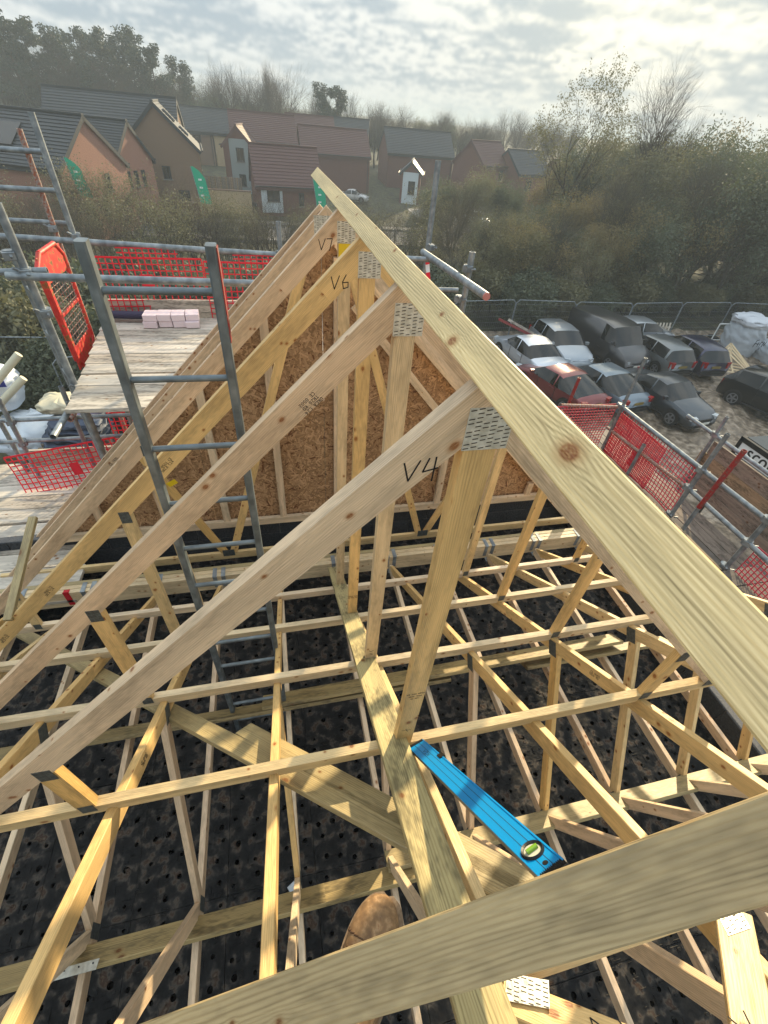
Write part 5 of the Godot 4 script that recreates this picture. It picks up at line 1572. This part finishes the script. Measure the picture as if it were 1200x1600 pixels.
func build_cars() -> void:
	car("saloon", "silver saloon with its boot towards us, leftmost in the back row", 12.0, 19.0, -6.0, paint(Color(0.74, 0.77, 0.81)))
	car("hatch", "silver-grey hatchback facing us between the saloon and the van", 14.2, 20.0, 181.0, paint(Color(0.60, 0.63, 0.66)))
	car("van", "tall dark grey van facing us in the back row", 16.9, 20.0, 172.0, paint(Color(0.24, 0.24, 0.25)), "parked_van", 0.97)
	car("hatch", "dark grey hatchback, rear towards us, right of the van", 19.1, 19.0, -3.0, paint(Color(0.40, 0.42, 0.43)))
	car("hatch", "dark blue hatchback with tall red tail lights, right end of the back row", 21.2, 18.9, 3.0, paint(Color(0.08, 0.10, 0.24)))
	car("coupe", "small dark red car half hidden by the ridge plank", 11.9, 15.9, -14.0, paint(Color(0.45, 0.14, 0.15)))
	car("coupe", "blue-grey coupe with its rear to us in the front row", 14.0, 15.9, -10.0, paint(Color(0.42, 0.48, 0.53)))
	car("saloon", "dark slate saloon facing us at the end of the front row", 16.3, 14.6, 171.0, paint(Color(0.19, 0.22, 0.25)), "parked_car", 0.98)
	car("suv", "black high car cut by the right edge of the photograph", 21.5, 13.6, 160.0, paint(Color(0.03, 0.035, 0.045)))
	car("hatch", "pale car parked behind the blue hatchback, only its roof showing", 20.2, 21.6, 90.0, paint(Color(0.60, 0.62, 0.64)), "parked_car", 0.9)
	car("hatch", "white car coming along the estate drive", 24.0, 57.0, 168.0, paint(Color(0.80, 0.82, 0.84), 0.1), "white_car", 0.95)
	car("hatch", "white car parked by the garden wall between the houses", -4.9, 59.5, 90.0, paint(Color(0.80, 0.81, 0.82), 0.1), "white_car", 0.9)
	car("hatch", "dark car parked beside the white one between the houses", -2.4, 59.5, 90.0, paint(Color(0.05, 0.06, 0.08)), "dark_car", 0.9)
	car("saloon", "pale car behind the gable of the middle house", 11.3, 68.0, 110.0, paint(Color(0.7, 0.71, 0.72), 0.1), "pale_car", 0.9)

# ---- yard ---------------------------------------------------------------------------------
func fence_panel(label, x0, z0, x1, z1, group, hgt := 2.0):
	var t = thing("fence_panel", label, "fence", group)
	var a := P(x0, ground_h(x0, z0) + 0.08, z0)
	var b := P(x1, ground_h(x1, z1) + 0.08, z1)
	var up := Vector3.UP
	var d := (b - a).normalized()
	var mb := MB.new()
	var pts := [a, a + up * (hgt - 0.15), a + d * 0.15 + up * hgt, b - d * 0.15 + up * hgt, b + up * (hgt - 0.15), b]
	path_tube(mb, pts, 0.022, 6)
	tube(mb, a + up * 0.12, b + up * 0.12, 0.02, 0.02, 6)
	part("frame", mb, M.galv, t)
	var wb := MB.new()
	var ln := a.distance_to(b)
	var n := int(ln / 0.11)
	for i in range(1, n):
		var p := a + d * (ln * i / n)
		tube(wb, p + up * 0.12, p + up * (hgt - 0.02), 0.0028, 0.0028, 3, false)
	for j in 6: tube(wb, a + up * (0.3 + j * 0.3), b + up * (0.3 + j * 0.3), 0.004, 0.004, 3, false)
	var w = part("wire_mesh", wb, M.galv, t)
	w.set_meta("kind", "stuff")
	for p in [a, b]:
		var fb := MB.new()
		box(fb, p + up * 0.0, Vector3(0.25, 0.14, 0.6))
		part("foot", fb, M.dark, t)

func build_yard() -> void:
	var ord := ["first", "second", "third", "fourth", "fifth", "sixth", "seventh"]
	for i in 7:
		var x := 9.0 + i * 3.45
		fence_panel("%s mesh fence panel from the left behind the parked cars" % ord[i], x, 22.1 + 0.15 * sin(i * 1.7), x + 3.4, 22.1 + 0.15 * sin((i + 1) * 1.7), "mesh fence panels behind the car park")
	# slatted pallet leaning on the fence
	var p = thing("pallet", "weathered pallet standing against the fence behind the dark blue car", "pallet")
	for i in 6: timber("slat", p, P(21.1 + i * 0.22, -HGT + 0.05, 21.6), P(21.2 + i * 0.22, -HGT + 1.2, 21.95), Vector3(1, 0, 0), 0.10, 0.03, M.board[i % 3])
	for j in 2: timber("bearer", p, P(21.0, -HGT + 0.35 + j * 0.6, 21.74 + j * 0.17), P(22.4, -HGT + 0.35 + j * 0.6, 21.74 + j * 0.17), Vector3.UP, 0.1, 0.05, M.board[1])
	var bagm := plain(Color(0.66, 0.69, 0.72), 0.7)
	var b1 = thing("bulk_bag", "tall white builder's bag with black lettering by the fence", "bag")
	part("sack", bag_mesh(0.85, 2.0, 11), bagm, b1, P(26.0, -HGT, 20.3))
	part("cover", bag_mesh(0.9, 0.55, 19), plain(Color(0.75, 0.77, 0.80), 0.6), b1, P(26.05, -HGT + 1.62, 20.3))
	strokes(b1, [[[-0.32, -0.15], [-0.28, 0.2], [-0.14, 0.24]], [[-0.34, 0.02], [-0.16, 0.04]], [[-0.08, 0.12], [-0.06, -0.12]], [[-0.14, 0.0], [0.02, 0.02]], [[0.06, -0.12], [0.08, 0.12], [0.2, 0.1]], [[0.26, -0.14], [0.28, 0.12], [0.40, -0.1], [0.44, 0.16]]], P(26.0, -HGT + 1.0, 19.2), Vector3(1, 0, 0), Vector3(0, 1, 0), Vector3(0, 0, 1), 0.045)
	var b2 = thing("bulk_bag", "slumped white builder's bag right of the tall one", "bag")
	part("sack", bag_mesh(0.85, 1.15, 13), bagm, b2, P(27.4, -HGT, 19.2))
	for q in [[24.6, 20.9, "white tube frame left of the tall bag"], [27.0, 20.9, "white tube frame right of the tall bag"]]:
		var f = thing("tube_frame", q[2], "barrier", "white tube frames by the bags")
		var mb := MB.new()
		path_tube(mb, [P(q[0], -HGT, q[1]), P(q[0], -HGT + 1.5, q[1]), P(q[0] + 1.1, -HGT + 1.5, q[1]), P(q[0] + 1.1, -HGT, q[1])], 0.03)
		tube(mb, P(q[0], -HGT + 0.6, q[1]), P(q[0] + 1.1, -HGT + 0.6, q[1]), 0.025, 0.025, 6)
		part("frame", mb, M.white, f)
	# small trusses dumped in a heap
	for k in 4:
		var t = thing("spare_truss", "small pale roof truss in the heap on the mud, number %s from the near end" % ["one", "two", "three", "four"][k], "roof truss", "spare trusses heaped in the yard")
		var o := P(23.3 + 0.28 * k, -HGT + 0.16, 17.6 + 0.35 * k)
		var ex := Vector3(0.86, 0.0, 0.5)
		var ey := Vector3(0.1, 0.55 + 0.1 * k, -0.75).normalized()
		var nz := ex.cross(ey).normalized()
		for q in [[-0.9, 0.0, 0.9, 0.0], [-0.9, 0.0, 0.0, 1.1], [0.9, 0.0, 0.0, 1.1], [0.0, 0.0, 0.0, 1.1], [-0.45, 0.0, -0.45, 0.55]]:
			timber("member", t, o + ex * q[0] + ey * q[1] + nz * 0.02 * k, o + ex * q[2] + ey * q[3] + nz * 0.02 * k, nz, 0.04, 0.08, M.pale[k % 2])
	for q in [[11.3, 21.6, 13.9, 20.6, "faded red barrier board behind the silver saloon"], [11.8, 21.5, 14.0, 20.9, "pale barrier board beside the red one"]]:
		var br = thing("barrier_board", q[4], "barrier", "barrier boards behind the saloon")
		for i in 6:
			var a := P(lerpf(q[0], q[2], i / 6.0), -HGT + lerpf(1.5, 0.6, i / 6.0), lerpf(q[1], q[3], i / 6.0))
			var b := P(lerpf(q[0], q[2], (i + 1) / 6.0), -HGT + lerpf(1.5, 0.6, (i + 1) / 6.0), lerpf(q[1], q[3], (i + 1) / 6.0))
			timber("plank", br, a, b, Vector3.UP, 0.12, 0.04, M.red_pole if q[0] < 11.5 else M.board[0])
	# brick rubble by the bags
	var rb = thing("brick_heap", "heap of broken red bricks beside the tall bag", "rubble")
	for i in 26:
		var mb := MB.new()
		box(mb, P(24.2 + rng.randf() * 1.2, -HGT + 0.08 + rng.randf() * 0.25, 20.0 + rng.randf() * 0.8), Vector3(0.21, 0.07, 0.1), Basis(Vector3(rng.randf(), 1, rng.randf()).normalized(), rng.randf() * 3.0))
		part("brick", mb, plain(Color(0.42, 0.17, 0.15), 0.9), rb)

# ---- ladder, level, boot ------------------------------------------------------------------
func build_tools() -> void:
	var t = thing("ladder", "grey steel ladder standing upright through the trusses on the left", "ladder")
	for q in [[-0.515, -0.585], [-0.165, -0.185]]:
		var mb := MB.new()
		beam(mb, P(q[0], -0.325, 1.60), P(q[1], -3.98, 1.70), Vector3(1, 0, 0), 0.032, 0.05, 0.006)
		part("stile", mb, M.galv_dark, t)
	var rp := MB.new()
	beam(rp, P(-0.147, -0.33, 1.60), P(-0.149, -0.62, 1.61), Vector3(0, 0, 1), 0.04, 0.003, 0.0)
	part("red_paint", rp, M.red_pole, t)
	for i in 12:
		var y := -0.46 - i * 0.296
		var k := (-0.325 - y) / 3.655
		var mb := MB.new()
		tube(mb, P(lerpf(-0.515, -0.585, k), y, 1.60 + 0.1 * k), P(lerpf(-0.165, -0.185, k), y, 1.60 + 0.1 * k), 0.0125, 0.0125, 8)
		part("rung", mb, M.galv_dark, t)
	# spirit level
	var s = thing("spirit_level", "bright blue box spirit level lying down the slope beside the plank", "spirit level")
	var a := P(0.415, -1.885, 0.62)
	var b := P(0.470, -1.135, 0.070)
	var l := (b - a).normalized()
	var nz := Vector3(-0.25, 1.0, -0.45)
	nz = (nz - l * nz.dot(l)).normalized()
	var sx := l.cross(nz).normalized()
	var blue := plain(lin(0.0, 0.25, 0.58), 0.35, 0.1)
	var alu := rough_mat(noise_tex(95, 0.03, [[0.0, 1.0], [Color(0.42, 0.39, 0.34), Color(0.56, 0.53, 0.47)]]), 0.45, 3.0, null, 1.0, 0.4)
	var mb := MB.new()
	beam(mb, a + l * 0.012, b - l * 0.012, sx, 0.058, 0.024, 0.002)
	part("web", mb, alu, s)
	var tb := MB.new()
	beam(tb, a + l * 0.012 + nz * 0.0135, b - l * 0.012 + nz * 0.0135, sx, 0.062, 0.004, 0.001)
	part("face", tb, blue, s)
	for q in [-0.0305, 0.0305, -0.010, 0.010]:
		var rb := MB.new()
		beam(rb, a + l * 0.012 + nz * 0.0155 + sx * q, b - l * 0.012 + nz * 0.0155 + sx * q, sx, 0.0045 if absf(q) > 0.02 else 0.0012, 0.004 if absf(q) > 0.02 else 0.001, 0.0)
		part("rib", rb, blue if absf(q) > 0.02 else M.dark, s)
	for e in [[a, l], [b, -l]]:
		var cb := MB.new()
		beam(cb, e[0], e[0] + e[1] * 0.018, sx, 0.068, 0.034, 0.004)
		var cap = part("end_cap", cb, M.black, s)
		var rbm := MB.new()
		for i in 12: beam(rbm, e[0] + e[1] * 0.020 + sx * (-0.026 + i * 0.0047) + nz * 0.0165, e[0] + e[1] * 0.004 + sx * (-0.026 + i * 0.0047) + nz * 0.0165, sx, 0.002, 0.003, 0.0)
		part("grip_ribs", rbm, M.dark, cap)
	# round vial with its black ring, near end
	var vc := b - l * 0.085 + nz * 0.016
	var ring := MB.new()
	for i in 24:
		var a0 := TAU * i / 24
		var a1 := TAU * (i + 1) / 24
		var d0 := sx * cos(a0) + l * sin(a0)
		var d1 := sx * cos(a1) + l * sin(a1)
		ring.auto([vc + d0 * 0.0275, vc + d1 * 0.0275, vc + d1 * 0.025 + nz * 0.006, vc + d0 * 0.025 + nz * 0.006], vc - nz)
		ring.auto([vc + d0 * 0.025 + nz * 0.006, vc + d1 * 0.025 + nz * 0.006, vc + d1 * 0.0205 + nz * 0.003, vc + d0 * 0.0205 + nz * 0.003], vc - nz)
		ring.auto([vc + d0 * 0.0205 + nz * 0.003, vc + d1 * 0.0205 + nz * 0.003, vc + d1 * 0.020 - nz * 0.004, vc + d0 * 0.020 - nz * 0.004], vc + d0 * 0.05)
	var vr = part("vial_ring", ring, M.black, s)
	var vb := MB.new()
	tube(vb, vc - nz * 0.0, vc + nz * 0.0012, 0.0202, 0.0202, 20)
	part("vial_plate", vb, plain(Color(0.72, 0.72, 0.66), 0.4), vr)
	var gb := MB.new()
	tube(gb, vc - sx * 0.014 + nz * 0.004, vc + sx * 0.014 + nz * 0.004, 0.0055, 0.0055, 10)
	part("vial", gb, plain(Color(0.45, 0.62, 0.16), 0.15), vr)
	var hb := MB.new()
	tube(hb, b - l * 0.037 + nz * 0.0150, b - l * 0.037 + nz * 0.0162, 0.0065, 0.0065, 14)
	part("hanging_hole", hb, M.black, s)
	var kb := MB.new()
	beam(kb, a + l * 0.20 + nz * 0.016 - sx * 0.03, a + l * 0.232 + nz * 0.016 - sx * 0.03, sx, 0.022, 0.006, 0.001)
	part("vial_window", kb, M.black, s)
	strokes(s, [[[-0.03, 0.006], [-0.02, -0.006], [-0.012, 0.006]], [[-0.006, 0.006], [0.004, 0.006], [-0.004, -0.006], [0.006, -0.006]], [[0.012, -0.006], [0.016, 0.006], [0.024, -0.005], [0.030, 0.006]]], a + l * 0.135 + nz * 0.0157, l, nz.cross(l), nz, 0.002, "print")
	# work boot
	var w = thing("work_boot", "muddy tan leather boot of the photographer, toe pointing up the picture", "boot")
	var leather := rough_mat(noise_tex(97, 0.02, [[0.0, 0.4, 0.6, 0.8, 1.0], [Color(0.36, 0.27, 0.18), Color(0.46, 0.35, 0.23), Color(0.54, 0.42, 0.28), Color(0.62, 0.51, 0.38), Color(0.52, 0.33, 0.18)]], 256, 7), 0.75, 9.0, bump_tex(98, 0.05, 128, 4.0), 0.3)
	var toe := P(0.158, -1.475, 0.155)
	var heel := P(-0.030, -1.45, -0.115)
	var fd := (toe - heel).normalized()
	var fu := Vector3(0, 1, -0.30)
	fu = (fu - fd * fu.dot(fd)).normalized()
	var fs := fd.cross(fu)
	var st := SurfaceTool.new()
	st.begin(Mesh.PRIMITIVE_TRIANGLES)
	st.set_smooth_group(0)
	# sections: along, half width, height, sideways shift
	var sec := []
	for i in 33:
		var d := 0.325 * i / 32.0
		var hw := lerpf(0.046, 0.062, smoothstep(0.03, 0.21, d))
		if d < 0.03: hw *= sqrt(1.0 - pow(1.0 - d / 0.03, 2.0) * 0.6)
		if d > 0.205: hw *= sqrt(maxf(0.0, 1.0 - pow((d - 0.205) / 0.1205, 2.3)))
		var hh := lerpf(0.135, 0.082, smoothstep(0.08, 0.19, d))
		if d > 0.19: hh *= pow(maxf(0.0, 1.0 - pow((d - 0.19) / 0.1355, 2.2)), 0.42)
		sec.append([d, hw, hh, 0.004 * sin(d * 14.0)])
	var k := 14
	var rows := []
	for q in sec:
		var r := []
		for i in k + 1:
			var an := PI * i / k
			var hw: float = q[1]
			r.append(heel + fd * q[0] + fs * (cos(an) * hw * (1.0 if sin(an) < 0.7 else 0.97) + q[3]) + fu * (pow(sin(an), 0.62) * q[2]))
		rows.append(r)
	for i in rows.size() - 1:
		for j in k:
			for v in [rows[i][j], rows[i + 1][j], rows[i + 1][j + 1], rows[i][j], rows[i + 1][j + 1], rows[i][j + 1]]: st.add_vertex(v)
	for j in range(1, k):
		for v in [rows[0][0], rows[0][j], rows[0][j + 1]]: st.add_vertex(v)
	st.generate_normals()
	part("upper", st.commit(), leather, w)
	var sb := MB.new()
	for i in sec.size() - 1:
		for sgn in [-1.0, 1.0]:
			var p0: Vector3 = heel + fd * (sec[i][0] + 0.006 * maxf(i - 1, 0) / 31.0) + fs * (sgn * (sec[i][1] + 0.007))
			var p1: Vector3 = heel + fd * (sec[i + 1][0] + 0.006 * i / 31.0) + fs * (sgn * (sec[i + 1][1] + 0.007))
			var c0: Vector3 = heel + fd * sec[i][0]
			sb.auto([p0 + fu * 0.004, p1 + fu * 0.004, p1 - fu * 0.024, p0 - fu * 0.024], c0)
			sb.auto([p0 + fu * 0.004, p1 + fu * 0.004, heel + fd * sec[i + 1][0] + fu * 0.004, c0 + fu * 0.004], c0 - fu)
			sb.auto([p0 - fu * 0.024, p1 - fu * 0.024, heel + fd * sec[i + 1][0] - fu * 0.024, c0 - fu * 0.024], c0 + fu)
	part("sole", sb, rough_mat(noise_tex(99, 0.04, [[0.0, 1.0], [Color(0.40, 0.32, 0.24), Color(0.58, 0.50, 0.40)]]), 0.85, 8.0), w)
	for rg in [23, 18]:      # stitched seams across the toe cap and vamp
		var sm := MB.new()
		for j in k:
			var off: Vector3 = fd * (0.018 * sin(PI * (j + 0.5) / k))
			tube(sm, rows[rg][j] - off * (1.0 if rg == 23 else -1.0), rows[rg][j + 1] - off * (1.0 if rg == 23 else -1.0), 0.0028, 0.0028, 5)
		part("seam", sm, plain(Color(0.33, 0.23, 0.14), 0.8), w)
	# ankle collar, tongue and laces
	var cm := MB.new()
	for i in 12:
		var a0 := TAU * i / 12
		var a1 := TAU * (i + 1) / 12
		var c0: Vector3 = heel + fd * 0.055 + fu * 0.10
		var c1: Vector3 = heel + fd * 0.045 + fu * 0.19
		var r0 := func(an): return fd * cos(an) * 0.058 + fs * sin(an) * 0.038
		cm.auto([c0 + r0.call(a0), c0 + r0.call(a1), c1 + r0.call(a1) * 0.95, c1 + r0.call(a0) * 0.95], c0)
	part("collar", cm, leather, w)
	var sk := MB.new()
	tube(sk, heel + fd * 0.05 + fu * 0.12, heel + fd * 0.045 + fu * 0.185, 0.038, 0.036, 12)
	part("sock", sk, plain(Color(0.10, 0.09, 0.09), 0.9), w)
	for i in 6:
		var lm := MB.new()
		var c: Vector3 = heel + fd * (0.075 + i * 0.018) + fu * (0.142 - i * 0.009)
		path_tube(lm, [c - fs * 0.028 - fu * 0.012, c - fs * 0.012 + fu * 0.004, c + fs * 0.012 + fu * 0.005, c + fs * 0.028 - fu * 0.010], 0.004, 6)
		part("lace", lm, M.black, w)
	# scrap of paper on the deck
	var pm = thing("paper_scrap", "small white printed packet lying on the black deck left of the boot", "litter")
	var pb := MB.new()
	box(pb, P(-0.19, -4.005, 0.56), Vector3(0.07, 0.012, 0.13), Basis(Vector3.UP, 0.5))
	part("packet", pb, plain(Color(0.72, 0.75, 0.77), 0.6), pm)
	# perforated restraint straps on the binder
	for q in [[-1.35, "perforated steel strap fixed along the left binder board"], [-0.62, "small perforated steel strap at the bottom left corner"]]:
		var sp = thing("steel_strap", q[1], "strap", "perforated straps")
		var xb: float = q[0]
		var yy := -3.455 if xb < -1.0 else -3.5
		var zz := 0.405 if xb < -1.0 else 0.12
		var mb3 := MB.new()
		beam(mb3, P(xb - 0.14, yy, zz), P(xb + 0.14, yy, zz), Vector3(0, 0.5, 0.86), 0.05, 0.003, 0.0)
		part("strap", mb3, M.plate, sp)
		var hm := MB.new()
		for i in 8:
			var c := P(xb - 0.12 + i * 0.034, yy, zz) + Vector3(0, 0.86, 0.5) * 0.0025 + Vector3(0, 0.5, -0.86) * (0.010 if i % 2 else -0.010)
			box(hm, c, Vector3(0.008, 0.001, 0.008), Basis(Vector3.RIGHT, 0.5))
		part("nail_holes", hm, M.dark, sp)
	# loose batten lying over the left rafters
	var lt = thing("batten", "knotty pale green batten resting across the left rafters", "batten")
	timber("batten", lt, P(-1.60, -2.06, 2.46), P(-1.63, -2.30, 1.85), Vector3(1, 0, 0), 0.045, 0.03, M.treated[2])
